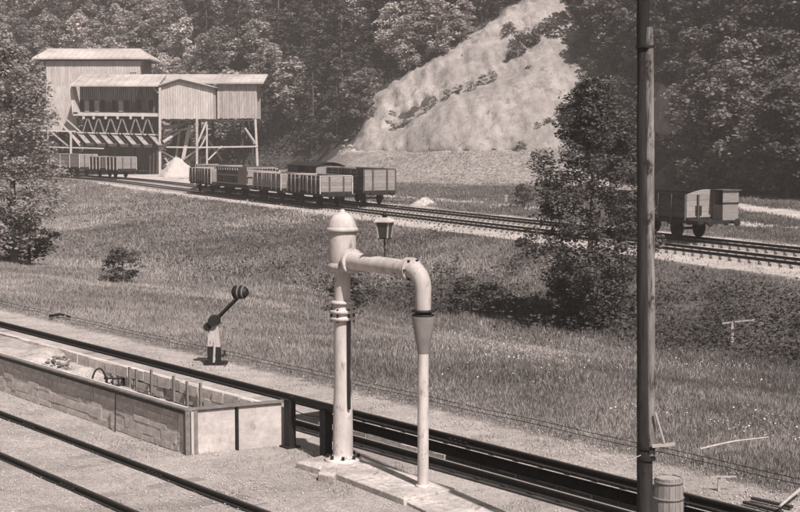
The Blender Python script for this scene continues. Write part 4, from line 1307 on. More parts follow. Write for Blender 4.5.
    # rubble lumps
    rb = MB()
    for k in range(800):
        x = R.uniform(2.0, 8.5); y = side * R.uniform(.25, abs(yb_) - .1)
        lvl = .02 + .60 * float(ss((x - 4.0) / 5.5))
        rb.rock((x, y, lvl + R.uniform(-.02, .06)), R.uniform(.015, .07))
    o = rb.build('rubble', M_rubble, T); o['kind'] = 'stuff'
    return T, inv, side, yb_
BT, Binv, Bside, Byb = bunker()

# broken iron hoop lying in the rubble (seen as an arch with bars)
def hoop():
    w = at(99, 379, .45); T = empty('iron_grate', (w.x, w.y, .30), .5, 'dark bent iron hoop and grate bars lying in the rubble of the bunker', 'scrap iron')
    MB().tube([(-.16 + 0 * k, 0, 0) if k == 0 else (-.16 * cos(pi * k / 10), 0, .38 * sin(pi * k / 10)) for k in range(11)], .02, 6).build('hoop', M_black, T)
    g = MB()
    for k in range(4): g.tube([(.2 + k * .12, 0, -.1), (.2 + k * .12, .1, .18)], .018, 5)
    g.tube([(.12, .05, .15), (.66, .05, .1)], .02, 5); g.tube([(.12, .02, .0), (.66, .02, -.03)], .02, 5)
    g.build('grate', M_black, T)
hoop()

# ------------------------------------------------------------------ point lever with counterweight
def lever():
    b = at(215, 364, 0.0)
    T = empty('point_lever', (b.x, b.y, 0), 0, 'black and white point lever with raised round counterweight beside the track', 'point lever')
    k = b.y / F     # metres per photo pixel here
    base = MB(); base.box((-.26, -.18, 0), (.30, .18, .06)); base.build('base_plate', M_black, T)
    MB().box((-.17, -.12, .055), (-.02, .12, .45)).build('stand_foot', M_black, T)
    MB().box((.03, -.12, .055), (.14, .12, .43)).build('stand_foot', M_black, T)
    st = MB(); st.add([(-.17, -.08, .45), (.14, -.08, .43), (.09, -.06, 1.05), (-.13, -.06, 1.05), (-.17, .08, .45), (.14, .08, .43), (.09, .06, 1.05), (-.13, .06, 1.05)],
                      [(0, 1, 2, 3), (7, 6, 5, 4), (0, 4, 5, 1), (1, 5, 6, 2), (2, 6, 7, 3), (3, 7, 4, 0)]); st.build('white_stand', M_wheel_white, T)
    MB().beam((-.01, -.14, .05), (.02, -.12, .6), .05, .02).build('rib', M_wheel_white, T)
    MB().tube([(-.02, -.16, 1.08), (-.02, .16, 1.08)], .13, 14).build('pivot', M_black, T)
    MB().tube([(-.17, -.1, .93), (-.17, .1, .93)], .10, 12).build('pivot_stop', M_black, T)
    MB().box((-.10, -.1, 1.0), (.14, .1, 1.19)).build('pivot_block', M_black, T)
    MB().beam((.0, -.05, 1.1), (.56, -.05, 1.66), .05, .05).build('arm', M_black, T)
    MB().beam((.03, .05, 1.07), (.59, .05, 1.63), .05, .05).build('arm', M_black, T)
    c_ = Vector((.62, 0, 1.78)); ax = Vector((.93, -.32, .0)).normalized()
    cw = MB(); cw.tube([c_ - ax * .17, c_ - ax * .13, c_ - ax * .02], [.11, .16, .16], 20)
    wt = cw.build('counterweight', M_black, T)
    MB().tube([c_ - ax * .018, c_ + ax * .02], .167, 20).build('pale_band', M_rim, wt)
    MB().tube([c_ + ax * .022, c_ + ax * .10], .17, 20).build('dark_band', M_black, wt)
    MB().tube([c_ + ax * .102, c_ + ax * .135], .16, 20).build('pale_band', M_rim, wt)
    MB().tube([c_ + ax * .137, c_ + ax * .2], [.145, .10], 20).build('dark_cap', M_black, wt)
lever()

# ------------------------------------------------------------------ telegraph pole and barrel
def pole():
    b = Vector((3.09, 17.5, 0))
    topv = atd(643.2, -8, b.y + .1)
    T = empty('telegraph_pole', (b.x, b.y, 0), 0, 'tall dark wooden telegraph pole rising past the top of the picture', 'telegraph pole')
    d = topv - Vector((b.x, b.y, 0)); 
    hgt = d.z
    def ax(z): return Vector((d.x * z / hgt, d.y * z / hgt, z))
    n = 30; pts = []; rad = []
    for k in range(n + 1):
        z = -.3 + (hgt + 3.3) * k / n
        pts.append(ax(z) + Vector((R.uniform(-.004, .004), 0, 0))); rad.append(.100 - .0030 * z + R.uniform(-.003, .003))
    MB().tube(pts, rad, 18).build('shaft', M_pole, T)
    # lighter stub lashed to the right side
    pts = []; rad = []
    z0, z1 = atd(650, 455, b.y).z, atd(650, 27, b.y).z
    for k in range(25):
        z = z0 + (z1 - z0) * k / 24
        pts.append(ax(z) + Vector((.075 - .002 * z, -.04, 0))); rad.append(.060 + R.uniform(-.003, .003) if 0 < k < 24 else .05)
    MB().tube(pts, rad, 12).build('side_stub', M_polestrip, T)
    for z in (z0 - .06, z0 + .08, z1 - .25):
        MB().lathe([(.120, 0), (.120, .03)], (ax(z).x + .02, ax(z).y, z), 18).build('wire_band', M_black, T)
    px = lambda x, y: (atd(x, y, b.y - .12) - Vector((b.x, b.y, 0)))
    MB().beam(px(652, 446), px(675, 444), .045, .035).build('step_bracket', M_wood_grey, T)
    MB().beam(px(655.5, 412), px(664.5, 443), .028, .02).build('stay_rod', M_wheel_white, T)
    wr = MB(); w0 = px(642, 446); w1 = Vector(at(575, 477, .6)) - Vector((b.x, b.y, 0))
    MB().tube([px(641, 455), px(632, 459), px(622, 462)], .006, 4).build('loose_wire', M_wood_grey, T)
pole()

def barrel():
    b = at(667.5, 546, 0)
    T = empty('wooden_barrel', (b.x, b.y, 0), .3, 'weathered wooden barrel with iron hoops at the foot of the telegraph pole', 'barrel')
    Hb = .95; rb_ = lambda z: .185 + .026 * sin(pi * z / Hb)
    n = 16
    for k in range(n):
        a0 = 2 * pi * k / n + .012; a1 = 2 * pi * (k + 1) / n - .012
        mb = MB(); vs = []; fs = []
        zs = [0, .16, .38, .6, .8, Hb + R.uniform(-.008, .008)]
        for z in zs:
            r_ = rb_(min(z, Hb))
            for (a_, rr) in ((a0, r_), (a1, r_), (a1, r_ - .02), (a0, r_ - .02)): vs.append((rr * cos(a_), rr * sin(a_), z))
        for i in range(len(zs) - 1):
            for j in range(4):
                fs.append((i * 4 + j, i * 4 + (j + 1) % 4, i * 4 + 4 + (j + 1) % 4, i * 4 + 4 + j))
        fs += [(3, 2, 1, 0), (20, 21, 22, 23)]
        mb.add(vs, fs); mb.build('stave', M_barrel, T)
    MB().lathe([(.178, Hb - .03), (.178, Hb - .012)], n=16).build('lid', M_wood_grey, T)
    for z in (.06, .26, .66, .88):
        MB().lathe([(rb_(z) + .001, z), (rb_(z) + .007, z), (rb_(z + .03) + .007, z + .035), (rb_(z + .03) + .001, z + .035)], n=24).build('hoop', M_rim, T)
barrel()

# ------------------------------------------------------------------ signal wires, stakes, planks along the path
def wires():
    T = empty('signal_wires', (0, 0, 0), 0, 'pair of thin signal wires on low pegs along the meadow edge', 'signal wires')
    for dc, z in ((0, .10), (.16, .14)):
        MB().tube([sc(s, 18.55 + dc + .02 * sin(s * .5), z + .01 * sin(s * 1.7)) for s in np.arange(2, 60, 1.0)], .007, 5).build('wire', M_black, T)
    for s in np.arange(6, 56, 3.1):
        p_ = sc(s, 18.65, 0); MB().box((p_.x - .03, p_.y - .03, -.1), (p_.x + .03, p_.y + .03, .16 + R.uniform(-.03, .02))).build('peg', M_rim, T)
wires()

def tstake(px, py, w, hgt, label, tilt=.0, name='wooden_stake'):
    b = Vector(at(px, py, 0)); 
    z = gz(b.x, b.y)
    for _ in range(3): b = at(px, py, z); z = gz(b.x, b.y)
    T = empty(name, (b.x, b.y, z + (.3 if hgt > 12 else .05)), 0, label, 'stake')
    k = b.y / F
    MB().box((-1.3 * k, -1.3 * k, -.5), (1.3 * k, 1.3 * k, hgt * k)).build('post', M_wood_grey, T)
    MB().beam((-w * .35 * k, -.03, (hgt + 1) * k - tilt * w * .35 * k), (w * .65 * k, -.03, (hgt + 1) * k + tilt * w * .65 * k), 1.5 * k, 1.5 * k).build('cross_bar', M_wood_grey, T)
tstake(732, 340, 33, 15, 'pale T-shaped wooden stake in the rough grass under the lone wagon', .12)
tstake(719, 491, 26, 11, 'short T-shaped wooden stake at the meadow edge right of the barrel', .02)
tstake(506, 203, 3, 6, 'short dark stub post on the rough ground below the quarry', .0, 'stub_post')

def stick(name, label, pts, r, m, cat='branch', rise_=0.12):
    w = []
    for (x, y) in pts:
        z = 0
        for _ in range(4):
            v = at(x, y, z + rise_); z = gz(v.x, v.y)
        w.append(Vector((v.x, v.y, z + rise_)))
    o_ = w[0]
    mb = MB(); mb.tube([v - o_ for v in w], [r * (1 - .5 * i / len(w)) for i in range(len(w))], 7)
    o = mb.build(name, m, None, o_); return tag(o, label, cat)
stick('fallen_branch', 'long pale bare branch lying in the meadow right of the pole', [(700, 449), (716, 445), (735, 441), (752, 439), (768, 437)], .02, M_wood_grey, rise_=.3)
stick('fallen_branch', 'short bright branch end leaning in at the bottom right corner', [(803, 487), (788, 499), (780, 506)], .03, M_wood_grey, rise_=.15)
stick('fallen_branch', 'small dark twig on the grass left of the point lever', [(50, 316), (60, 314), (70, 317)], .05, M_black, rise_=.12)
for i, (a_, b_, lb_) in enumerate((((744, 502), (782, 512), 'dark plank lying on the gravel at the bottom right, lower of two'), ((752, 498), (792, 507), 'dark plank lying on the gravel at the bottom right, upper of two'))):
    v0 = at(*a_, .05); v1 = at(*b_, .05); mb = MB(); mb.beam((0, 0, 0), v1 - v0, .07, .04)
    tag(mb.build('loose_plank', M_timber_dark, None, v0), lb_, 'plank', 'planks lying by the meadow edge')

# ------------------------------------------------------------------ foliage generators
def leaf_cards(C, size, nrm_up=0.35, aspect=0.55, rs=None):
    """one rhombic leaf per centre; returns V, F"""
    rs = rs or NR
    n = len(C)
    size = np.broadcast_to(size, (n,))
    d = rs.normal(size=(n, 3)); d[:, 2] = np.abs(d[:, 2]) * .3 - .1; d /= np.linalg.norm(d, axis=1)[:, None]
    u = rs.normal(size=(n, 3)); u[:, 2] += nrm_up * 3
    w = np.cross(d, u); w /= np.linalg.norm(w, axis=1)[:, None] + 1e-9
    h = size[:, None]
    V_ = np.stack([C - d * h * .5, C + w * h * aspect * .5, C + d * h * .5, C - w * h * aspect * .5], 1).reshape(-1, 3)
    F_ = np.arange(n * 4).reshape(n, 4)
    return V_, F_

def tree_parts(seed, H, cr, base, n_leaf, leaf, n_clump=40, topb=.75, shape='broad', trunk_r=.16, clump_r=.75, lean=0.0):
    rs = np.random.RandomState(seed)
    rr = random.Random(seed)
    # clump centres
    cl = []
    while len(cl) < n_clump:
        t = (len(cl) + rs.rand()) / n_clump
        z = base + (H - base) * t
        if shape == 'broad': w = cr * (sin(pi * min(1, (t * .86 + .12))) ** .6)
        elif shape == 'oval': w = cr * (sin(pi * min(1, t * .9 + .08)) ** .8)
        elif shape == 'cone': w = cr * (1 - t) ** .8 + .15
        else: w = cr * (1 - .5 * t)
        a_ = rs.rand() * 2 * pi
        r_ = w * (rs.rand() ** .45) * (0.75 + .5 * vnoise(np.array(a_ * 1.3), np.array(z * .6), seed))
        cl.append((r_ * cos(a_) + lean * t, r_ * sin(a_), z))
    cl = np.array(cl)
    wgt = rs.rand(n_clump) ** 1.2 + .25
    pick = rs.choice(n_clump, n_leaf, p=wgt / wgt.sum())
    off = rs.normal(size=(n_leaf, 3)); off /= np.linalg.norm(off, axis=1)[:, None]
    off[:, 2] = np.where(rs.rand(n_leaf) < topb, np.abs(off[:, 2]), off[:, 2])
    rad_c = (clump_r * (.55 + .6 * rs.rand(n_clump)))[pick]
    off *= (rad_c * rs.rand(n_leaf) ** .3)[:, None]
    off[:, 2] *= .7 if shape != 'cone' else .4
    Cn = cl[pick] + off
    if shape == 'cone': Cn[:, 2] -= .18 * np.hypot(off[:, 0], off[:, 1])
    Cn[:, 2] = np.maximum(Cn[:, 2], .05)
    V_, F_ = leaf_cards(Cn, leaf * (0.6 + .8 * rs.rand(n_leaf)), rs=rs)
    # trunk
    tb = MB()
    tp = []; tr = []
    for k in range(9):
        t = k / 8; z = -.3 + (H * .93 + .3) * t
        tp.append((lean * t * .9 + rr.uniform(-.06, .06) * H * .08, rr.uniform(-.06, .06) * H * .08, z)); tr.append(trunk_r * (1 - .88 * t) + .012)
    tb.tube(tp, tr, 8)
    lb = MB()
    for k in range(min(n_clump, 26)):
        c_ = cl[k]
        zz = max(base * .6, c_[2] - (.35 + .5 * rr.random()) * math.hypot(c_[0], c_[1]) * (.8 if shape != 'cone' else .1))
        t = min(.95, (zz + .3) / (H * .93 + .3)); i = min(7, int(t * 8)); f = t * 8 - i
        p_ = Vector(tp[i]).lerp(Vector(tp[i + 1]), f)
        m_ = p_.lerp(Vector(c_), .5) + Vector((0, 0, -.05 * H * .1))
        r0 = max(.015, trunk_r * .38 * (1 - t))
        lb.tube([p_, m_, c_], [r0, r0 * .6, .01], 5, cap=False)
    return V_, F_, tb, lb

def tree_proto(name, mleaf, **k):
    V_, F_, tb, lb = tree_parts(**k)
    return np_mesh(name + '_crown', V_, F_, mleaf), tb.mesh(name + '_trunk', M_bark), lb.mesh(name + '_limbs', M_bark)

def place_tree(proto, name, loc, rz, sc_, label, cat='tree', group=None, limbs=False):
    T = empty(name, loc, rz, label, cat, group); T.scale = sc_
    t = link('trunk', proto[1], T)
    if limbs: link('limbs', proto[2], t)
    link('crown', proto[0], T)
    return T

# the lone tree in the field
def on_ground(px, py):
    z = 0
    for _ in range(6):
        v = at(px, py, z); z = z * .4 + gz(v.x, v.y) * .6
    return Vector((v.x, v.y, gz(v.x, v.y)))
b = on_ground(590, 329)
k_ = F / b.y
P1 = tree_proto('field_tree', M_leaf_mid, seed=5, H=250 / k_, cr=66 / k_, base=.5, n_leaf=42000, leaf=.135, topb=.15, n_clump=420, shape='oval', trunk_r=.15, clump_r=.50)
place_tree(P1, 'field_tree', b, 1.0, (1, 1, 1), 'tall airy broadleaf tree standing alone in the field left of the telegraph pole', limbs=True)
b = on_ground(14, 262); k_ = F / b.y
P2 = tree_proto('birch_tree', M_leaf_pale, seed=9, H=218 / k_, cr=52 / k_, base=1.0, n_leaf=20000, leaf=.19, topb=.3, n_clump=200, shape='oval', trunk_r=.2, clump_r=.85)
place_tree(P2, 'birch_tree', b, 0, (1, 1, 1), 'pale feathery tree at the left edge of the photo in front of the silo', limbs=True)

# shrubs
shrub_protos = [tree_proto('shrub', M_leaf_mid, seed=60 + i, H=1.6, cr=1.05, base=.15, n_leaf=1500, leaf=.15, n_clump=22, shape='broad', trunk_r=.03, clump_r=.42) for i in range(3)]
def shrub(px, py, s, label, i=0, grp=None, name='shrub'):
    b = on_ground(px, py); return place_tree(shrub_protos[i], name, b, R.random() * 6, (s, s, s), label, 'shrub', grp, limbs=True)
shrub(123, 281, .95, 'round dark shrub alone in the grass below the left silo wagons', 0)
shrub(345, 308, 1.15, 'dark shrub in the ditch behind the water crane column', 1)
shrub(470, 312, 1.0, 'dark bush in the ditch just right of the spout cone', 2)
shrub(30, 262, 1.5, 'leafy bush at the foot of the pale left-edge tree', 1)
shrub(565, 322, 1.1, 'low bush at the left foot of the lone field tree', 2)
shrub(612, 327, 1.2, 'low bush between the lone field tree and the telegraph pole', 0)
shrub(300, 165, 2.6, 'big rounded bush behind the covered van', 0)
shrub(332, 166, 2.2, 'bush behind the high-sided wagon, left of the quarry', 2)
shrub(522, 207, 1.1, 'low dark bush beyond the siding, left of the lone field tree', 1)

# forest
protos_b = [tree_proto('forest_tree', M_leaf, seed=100 + i, H=8.5 + (i % 3), cr=2.7 + .3 * (i % 2), base=.9, n_leaf=3600, leaf=.42, n_clump=34, shape='broad' if i % 2 else 'oval', trunk_r=.16, clump_r=1.25) for i in range(7)]
protos_c = [tree_proto('forest_pine', M_needle, seed=200 + i, H=9.5 + i, cr=1.9 + .2 * i, base=.9, n_leaf=2600, leaf=.36, n_clump=34, shape='cone', trunk_r=.14, clump_r=.95) for i in range(4)]

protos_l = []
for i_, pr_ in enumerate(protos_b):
    m_ = pr_[0].copy(); m_.materials.clear(); m_.materials.append(M_leaf_hazed); protos_l.append((m_, pr_[1], pr_[2]))
cands = []
cell = {}
rs = np.random.RandomState(77)
NT = 26000
Xc = rs.uniform(-110, 75, NT); Ec = rs.uniform(1.0, 62, NT); Xc[-6000:] = rs.uniform(20, 48, 6000); Ec[-6000:] = rs.uniform(-28, 30, 6000)
Yc = yb(Xc) + Ec
Zc = ground_z(Xc, Yc)
pxc, pyc = proj(Xc, Yc, Zc)
pxt, pyt = proj(Xc, Yc, Zc + 5)
keep = (pxc > -70) & (pxc < 870) & (pyc > -95) & (Zc < 48)
keep &= ~inpoly(pxc, pyc, CLIFF) & ~inpoly(pxt, pyt, [(365, 150), (374, 107), (400, 88), (455, 56), (510, 20), (560, -30), (580, 25), (595, 55), (600, 100), (570, 128), (560, 150)])
keep &= (Ec > 0) | ((Xc > 30) & (Yc > 98) & (Xc > 27.5 + (173 - Yc) * .082))
for hh_ in (0, 2, 4, 6, 8, 10):
    q1, q2 = proj(Xc, Yc, Zc + hh_)
    keep &= ~(inpoly(q1, q2, CLIFF2) & (Ec < 60))
sel = []
for i in np.nonzero(keep)[0]:
    x, y = Xc[i], Yc[i]
    sp = 3.3 if pxc[i] < 560 else (2.1 if 22 < x < 48 and Ec[i] < 20 else 2.8)
    kx, ky = int(x // 5), int(y // 5)
    ok = True
    for a_ in (-1, 0, 1):
        for b_ in (-1, 0, 1):
            for (xx, yy) in cell.get((kx + a_, ky + b_), ()):
                if (xx - x) ** 2 + (yy - y) ** 2 < sp * sp * 1.3: ok = False
    if ok:
        cell.setdefault((kx, ky), []).append((x, y)); sel.append(i)
# pines gather in the middle left of the hill
sel.sort(key=lambda i: Yc[i])
pines = []; broad = []
for i in sel:
    pz = math.exp(-((pxc[i] - 330) / 75) ** 2) * .85 + .12
    (pines if rs.rand() < pz else broad).append(i)
print('forest', len(pines), len(broad))
LAB_B = {0: 'rounded broadleaf tree on the wooded slope left of the quarry', 1: 'dark rounded broadleaf tree on the wooded slope right of the quarry'}
def put(i, protos, kind, sc_mul=1.0):
    s = rs.uniform(.70, 1.38) * sc_mul
    x_, y_ = pxc[i], pyc[i]
    if x_ < 150: zone = 'on the hazy slope above the tall silo roof, left corner' if y_ < 60 else 'on the lower slope directly behind the silo'
    elif x_ < 275: zone = 'high on the slope above the silo gable' if y_ < 60 else 'behind the silo legs'
    elif x_ < 400: zone = 'high on the slope between silo and quarry' if y_ < 70 else 'between the silo and the quarry face'
    elif x_ < 560: zone = 'along the top edge of the quarry'
    elif x_ < 640: zone = 'between the quarry and the telegraph pole'
    elif x_ < 720: zone = 'just right of the telegraph pole'
    else: zone = 'on the dark slope at the right edge'
    tier = ', near the top' if y_ < 25 else (', halfway up' if y_ < 85 else ', low down')
    if 'part' in zone or 'above' in zone or 'high' in zone or 'lower' in zone: tier = ''
    if kind == 'pine':
        lb_ = 'dark pointed conifer ' + zone + tier; nm = 'pine_tree'; g = 'conifers ' + zone + tier
    else:
        lb_ = 'rounded broadleaf tree ' + zone + tier; nm = 'broadleaf_tree'; g = 'broadleaf trees ' + zone + tier
    place_tree(protos[rs.randint(len(protos))], nm, (Xc[i], Yc[i], Zc[i] - .2), rs.rand() * 6.28, (s, s, s * rs.uniform(.85, 1.1)), lb_, 'tree', g)
for i in pines[:300]: put(i, protos_c, 'pine')
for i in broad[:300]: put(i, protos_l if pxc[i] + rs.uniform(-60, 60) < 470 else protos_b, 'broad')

# the rest of the wood: one object, geometry-node instances of the same trees
def scatter(name, pts, rots, scales, meshes, m=None):
    me = bpy.data.meshes.new(name); me.vertices.add(len(pts)); me.vertices.foreach_set('co', np.asarray(pts, np.float32).ravel())
    for nm, arr in (('rotz', rots), ('scl', scales)):
        a_ = me.attributes.new(nm, 'FLOAT', 'POINT'); a_.data.foreach_set('value', np.asarray(arr, np.float32))
    o = link(name, me); o['kind'] = 'stuff'
    g = bpy.data.node_groups.new(name, 'GeometryNodeTree')
    g.interface.new_socket('Geometry', in_out='INPUT', socket_type='NodeSocketGeometry')
    g.interface.new_socket('Geometry', in_out='OUTPUT', socket_type='NodeSocketGeometry')
    N = g.nodes; L = g.links
    gi = N.new('NodeGroupInput'); go = N.new('NodeGroupOutput')
    jn = N.new('GeometryNodeGeometryToInstance')
    for ob in meshes[::-1]:
        oi = N.new('GeometryNodeObjectInfo'); oi.inputs['Object'].default_value = ob; oi.transform_space = 'ORIGINAL'
        L.new(oi.outputs['Geometry'], jn.inputs[0])
    iop = N.new('GeometryNodeInstanceOnPoints'); iop.inputs['Pick Instance'].default_value = True
    mtp = N.new('GeometryNodeMeshToPoints')
    L.new(gi.outputs[0], mtp.inputs['Mesh'])
    L.new(mtp.outputs[0], iop.inputs['Points']); L.new(jn.outputs[0], iop.inputs['Instance'])
    ar = N.new('GeometryNodeInputNamedAttribute'); ar.data_type = 'FLOAT'; ar.inputs['Name'].default_value = 'rotz'
    asx = N.new('GeometryNodeInputNamedAttribute'); asx.data_type = 'FLOAT'; asx.inputs['Name'].default_value = 'scl'
    cx = N.new('ShaderNodeCombineXYZ'); L.new(ar.outputs['Attribute'], cx.inputs[2]); L.new(cx.outputs[0], iop.inputs['Rotation'])
    cs2 = N.new('ShaderNodeCombineXYZ')
    for k in range(3): L.new(asx.outputs['Attribute'], cs2.inputs[k])
    L.new(cs2.outputs[0], iop.inputs['Scale'])
    L.new(iop.outputs[0], go.inputs[0])
    md = o.modifiers.new('scatter', 'NODES'); md.node_group = g
    return o
rest = broad[300:] + pines[300:]
if rest:
    crowns = []
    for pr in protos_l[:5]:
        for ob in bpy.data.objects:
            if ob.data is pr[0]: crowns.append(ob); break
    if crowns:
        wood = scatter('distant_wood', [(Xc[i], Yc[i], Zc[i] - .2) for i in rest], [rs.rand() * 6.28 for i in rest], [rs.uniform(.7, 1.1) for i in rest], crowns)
        tag(wood, 'dense woodland filling the upper slopes of the valley side', 'woodland')

# undergrowth on the hill
def undergrowth():
    n = 250000
    X = NR.uniform(-75, 62, n); X[:80000] = NR.uniform(20, 50, 80000); E = -2 + 50 * NR.rand(n) ** 1.7; Y = yb(X) + E; Z = ground_z(X, Y)
    px, py = proj(X, Y, Z)
    inq = inpoly(px, py, CLIFF) | inpoly(px, py, CLIFF2)
    k = (px > -40) & (px < 840) & (py > -40) & ~inq & ~((X > -14) & (X < 23) & (E < 0))
    # some growth clings to the quarry ledges
    Cn = np.stack([X, Y, Z + np.abs(NR.normal(size=n)) * .7], -1)[k]
    V_, F_ = leaf_cards(Cn, .30 + .3 * NR.rand(len(Cn)))
    o = link('hill_undergrowth', np_mesh('hill_undergrowth', V_, F_, M_under)); o['kind'] = 'stuff'
    tag(o, 'tangled undergrowth covering the valley side between the trees', 'undergrowth')
undergrowth()

# scrub on the quarry face and its gully
sp = [tree_proto('quarry_scrub', M_leaf, seed=300 + i, H=2.2, cr=1.6, base=.1, n_leaf=700, leaf=.3, n_clump=16, shape='broad', trunk_r=.05, clump_r=.7) for i in range(2)]
qs = [(395, 128, .8), (404, 122, .7), (410, 115, .7), (384, 138, .8), (392, 113, .6), (424, 108, .6), (433, 100, .7), (446, 93, .6), (458, 90, .8), (470, 86, .7), (482, 80, .8), (492, 76, .7),
      (515, 58, 1.2), (522, 50, 1.3), (530, 46, 1.5), (540, 44, 1.5), (552, 42, 1.6), (518, 42, 1.0), (508, 30, .8), (545, 34, 1.3), (528, 70, .7), (550, 78, .5), (528, 138, 1.0), (538, 132, 1.2), (548, 128, 1.3), (556, 120, 1.0), (520, 146, .8), (502, 100, .4), (585, 58, 2.0), (594, 72, 2.2), (600, 92, 2.3), (592, 108, 2.2), (583, 88, 1.8), (577, 70, 1.6), (588, 40, 2.0), (604, 110, 2.2), (578, 118, 2.0), (570, 128, 1.8), (590, 126, 2.2)]
def scrub_text(px, py):
    if px > 566: z = 'at the right margin of the quarry face'
    elif py < 65: z = 'in the dark clump high up between the two quarry ribs'
    elif px > 515 and py > 110: z = 'at the right foot of the quarry face by the field tree'
    elif px < 412: z = 'at the left lower end of the quarry face'
    else: z = 'along the oblique gully across the quarry face'
    return 'small scrubby bush ' + z, 'shrub', 'scrub bushes ' + z
for j, (px, py, s) in enumerate(qs):
    # find the hill point seen there
    best = None
    for Yq in np.arange(185, 245, .5):
        v = atd(px, py, Yq)
        if v.z < gz(v.x, v.y) + .2: best = v; break
    if best is None: continue
    s *= .62 if py > 60 else .8
    place_tree(sp[j % 2], 'quarry_scrub', (best.x, best.y - 2.4, best.z - .5), R.random() * 6, (s, s, s), *scrub_text(px, py))

# ------------------------------------------------------------------ meadow
def visible_ground(n, d0, d1, power=2.0, xr=(-30, 830)):
    """random ground points, denser nearby"""
    u = NR.rand(n)
    Y = d0 * (d1 / d0) ** u
    px = NR.uniform(xr[0], xr[1], n)
    X = (px - 400) / F * Y
    return X, Y

def meadow():
    n = 1500000
    X, Y = visible_ground(n, 17, 190)
    c = NX * X + NY * Y
    dT = -((X - P0.x) * FD.x + (Y - P0.y) * FD.y)
    e = Y - yb(X)
    dens = np.maximum(ss((c - 17.9 - .5 * (fbm(X * .9, Y * .9, 85, 3) - .45)) / .9), .30 * ss((fbm(X * 1.1, Y * 1.1, 83, 4) - .50) * 9) * ((c < 14.75) | (c > 16.9))) * np.clip(.35 + 1.3 * (fbm(X * .5, Y * .5, 81, 3) - .25), 0, 1)
    dens *= np.where((dT < 4.0) & (dT > -8.0), .03, 1)
    dens *= np.where((e > -5) & (X > -12) & (X < 24), 0, 1); dens *= np.where(e > -1, 0, 1)
    dens *= 1 - .75 * ss((X + 12) / 6) * (1 - ss((X - 22) / 4)) * ss((e + 26) / 4)
    rd2 = np.exp(-((dT + 14 + 0.10 * np.maximum(X, 0)) / 2.2) ** 2) * (X > -5)
    rd3 = np.exp(-(np.abs(X - (23.5 + (173 - Y) * .082)) / 2.3) ** 3) * (Y > 70) * (Y < 176) * 1.2
    dens *= np.clip(1 - np.maximum(.8 * rd2, rd3), 0, 1)
    dens *= np.where((X < -20) & (dT < 0), .15, 1)
    k = NR.rand(n) < dens
    X, Y = X[k], Y[k]; n = len(X)
    Z = ground_z(X, Y)
    c = NX * X + NY * Y
    dT = -((X - P0.x) * FD.x + (Y - P0.y) * FD.y)
    tall = .045 + .15 * fbm(X * .35, Y * .35, 91, 3) + .12 * np.exp(-((c - 41) / 4) ** 2)
    tall *= ss((c - 18.0) / 3) * .65 + .35
    h = tall * (.5 + .9 * NR.rand(n))
    h *= np.clip(Y / 60, 1, 1.8)
    w = (.007 + .007 * NR.rand(n)) * np.clip(Y / 24, 1, 5)
    a_ = NR.rand(n) * 2 * pi
    lx = NR.normal(size=n) * .35 * h; ly = NR.normal(size=n) * .35 * h
    dx, dy = np.cos(a_) * w, np.sin(a_) * w
    V_ = np.stack([np.stack([X - dx, Y - dy, Z - .03], -1), np.stack([X + dx, Y + dy, Z - .03], -1), np.stack([X + lx, Y + ly, Z + h], -1)], 1).reshape(-1, 3)
    me = np_mesh('meadow_grass', V_, np.arange(n * 3).reshape(n, 3), M_grass); me.materials.append(M_grass_pale)
    # two tones of grass: the paler one takes over towards the left of the meadow, patchily
    pd = np.clip(.78 - (X + 0.30 * Y - 8) * .030 + 1.6 * (fbm(X * .13, Y * .13, 97, 3) - .45), .04, .96)
    me.polygons.foreach_set('material_index', (NR.rand(n) < pd).astype(np.int32))
    o = link('meadow_grass', me)
    tag(o, 'long rough meadow grass between the yard and the far railway line', 'grass', kind='stuff')
    print('grass', n)
    # flower heads
    m = 9000
    X, Y = visible_ground(m, 25, 62, xr=(150, 830))
    c = NX * X + NY * Y
    k = (c > 20) & (c < 39) & (NR.rand(m) < ss((fbm(X * .3, Y * .3, 95, 3) - .38) * 6) * (.12 + .88 * ss((X + 1) / 5)))
    X, Y = X[k], Y[k]; Z = ground_z(X, Y) + .18 + .22 * NR.rand(len(X))
    V_, F_ = leaf_cards(np.stack([X, Y, Z], -1), .02 + .035 * NR.rand(len(X)) ** 2, 1.0, .9)
    o = link('meadow_flowers', np_mesh('meadow_flowers', V_, F_, M_flower)); tag(o, 'scattered white flower heads in the meadow', 'flowers', kind='stuff')
meadow()

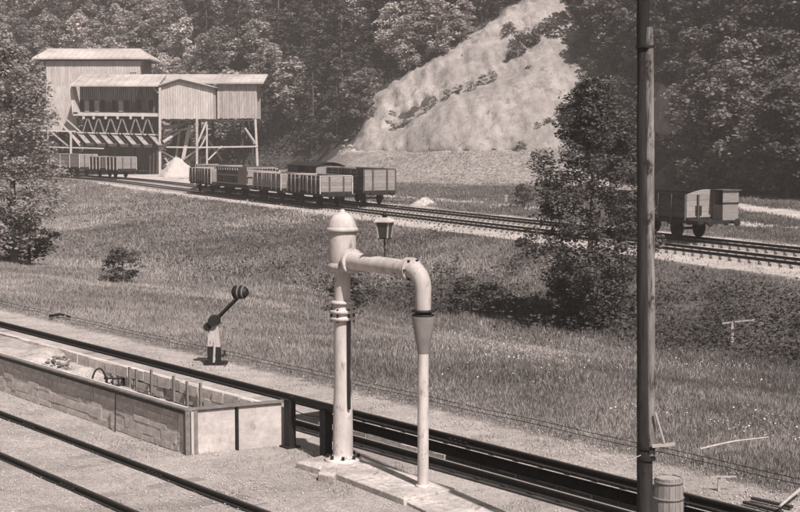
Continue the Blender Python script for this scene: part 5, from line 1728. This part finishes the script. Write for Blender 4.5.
def weeds():
    """broad-leaved weeds along the ditch and on the embankment"""
    n = 330000
    X, Y = visible_ground(n, 45, 190)
    c = NX * X + NY * Y
    dT = -((X - P0.x) * FD.x + (Y - P0.y) * FD.y)
    ditch = np.exp(-((c - 41.5) / 2.0) ** 2) * (.4 + .9 * ss((X + 6) / 6))
    bank = ss((c - 42) / 2) * ss((dT - 4.5) / 1.5) * ss((X + 4) / 9) * 1.0
    bankl = ss((c - 42) / 2) * ss((dT - 4.5) / 1.5) * .33
    e = Y - yb(X)
    qb = ss((X + 13) / 5) * (1 - ss((X - 22) / 4)) * ss((e + 24) / 3) * (1 - ss((e + 5.5) / 1)) * .4
    rb_ = (X > 18) * ss((e + 5) / 2) * (1 - ss((e - 4) / 3)) * .9
    cl = ss((fbm(X * .45, Y * .45, 111, 3) - .40) * 7)
    dens = np.clip(ditch * (.45 + .75 * cl) + np.maximum(bank, bankl) * cl + np.maximum(qb, rb_) * cl, 0, 1)
    k = NR.rand(n) < dens
    X, Y = X[k], Y[k]; n = len(X); Z = ground_z(X, Y)
    c = c[k]
    hh = (.25 + .9 * fbm(X * .5, Y * .5, 113, 3)) * (1 + .5 * np.exp(-((c - 41.5) / 2.0) ** 2))
    C_ = np.stack([X, Y, Z + hh * NR.rand(n) ** .7], -1)
    V_, F_ = leaf_cards(C_, .09 + .13 * NR.rand(n))
    o = link('bank_weeds', np_mesh('bank_weeds', V_, F_, M_weed)); tag(o, 'coarse leafy weeds along the ditch and on the railway bank', 'weeds', kind='stuff')
    print('weeds', n)
weeds()

def gravel():
    n = 42000
    X, Y = visible_ground(n, 14.5, 48)
    c = NX * X + NY * Y; s = UX * X + UY * Y
    k = (c < 19.3) & ~((c > 14.85) & (c < 16.7)) & ~((c > 12.3) & (c < 15.3) & (s > 21.2)) & ~((c > 13.2) & (c < 15.3) & (s > 15.5) & (s < 21.2))
    k &= NR.rand(n) < (.35 + .65 * ss((fbm(X * 1.2, Y * 1.2, 121, 3) - .35) * 5))
    X, Y = X[k], Y[k]; n = len(X); r = (.008 + .020 * NR.rand(n) ** 2.5)
    base = np.array([(1, 0, 0), (0, 1, 0), (-1, 0, 0), (0, -1, 0), (0, 0, .8), (0, 0, -.5)])
    Z = ground_z(X, Y) + r * .2
    jit = 1 + .35 * NR.normal(size=(n, 6, 3)) * .6
    V_ = (np.stack([X, Y, Z], -1)[:, None, :] + base[None] * jit * r[:, None, None]).reshape(-1, 3)
    f = np.array([(0, 1, 4), (1, 2, 4), (2, 3, 4), (3, 0, 4), (1, 0, 5), (2, 1, 5), (3, 2, 5), (0, 3, 5)])
    F_ = (np.arange(n)[:, None, None] * 6 + f[None]).reshape(-1, 3)
    o = link('loose_gravel', np_mesh('loose_gravel', V_, F_, M_gravelstone)); tag(o, 'loose gravel scattered over the station yard', 'gravel', kind='stuff')
gravel()

# ------------------------------------------------------------------ haze
def haze():
    mb = MB(); mb.box((-360, -90, -5), (330, 420, 78))
    m = bpy.data.materials.new('haze_air'); m.use_nodes = True
    n = m.node_tree; n.nodes.remove(n.nodes['Principled BSDF'])
    v = n.nodes.new('ShaderNodeVolumePrincipled')
    v.inputs['Color'].default_value = (.98, .91, .88, 1)
    v.inputs['Density'].default_value = HAZE_DENSITY
    v.inputs['Anisotropy'].default_value = 0.0
    n.links.new(v.outputs[0], n.nodes['Material Output'].inputs['Volume'])
    o = mb.build('haze', m); o['kind'] = 'stuff'
    tag(o, 'thin summer haze filling the whole valley', 'haze')
haze()
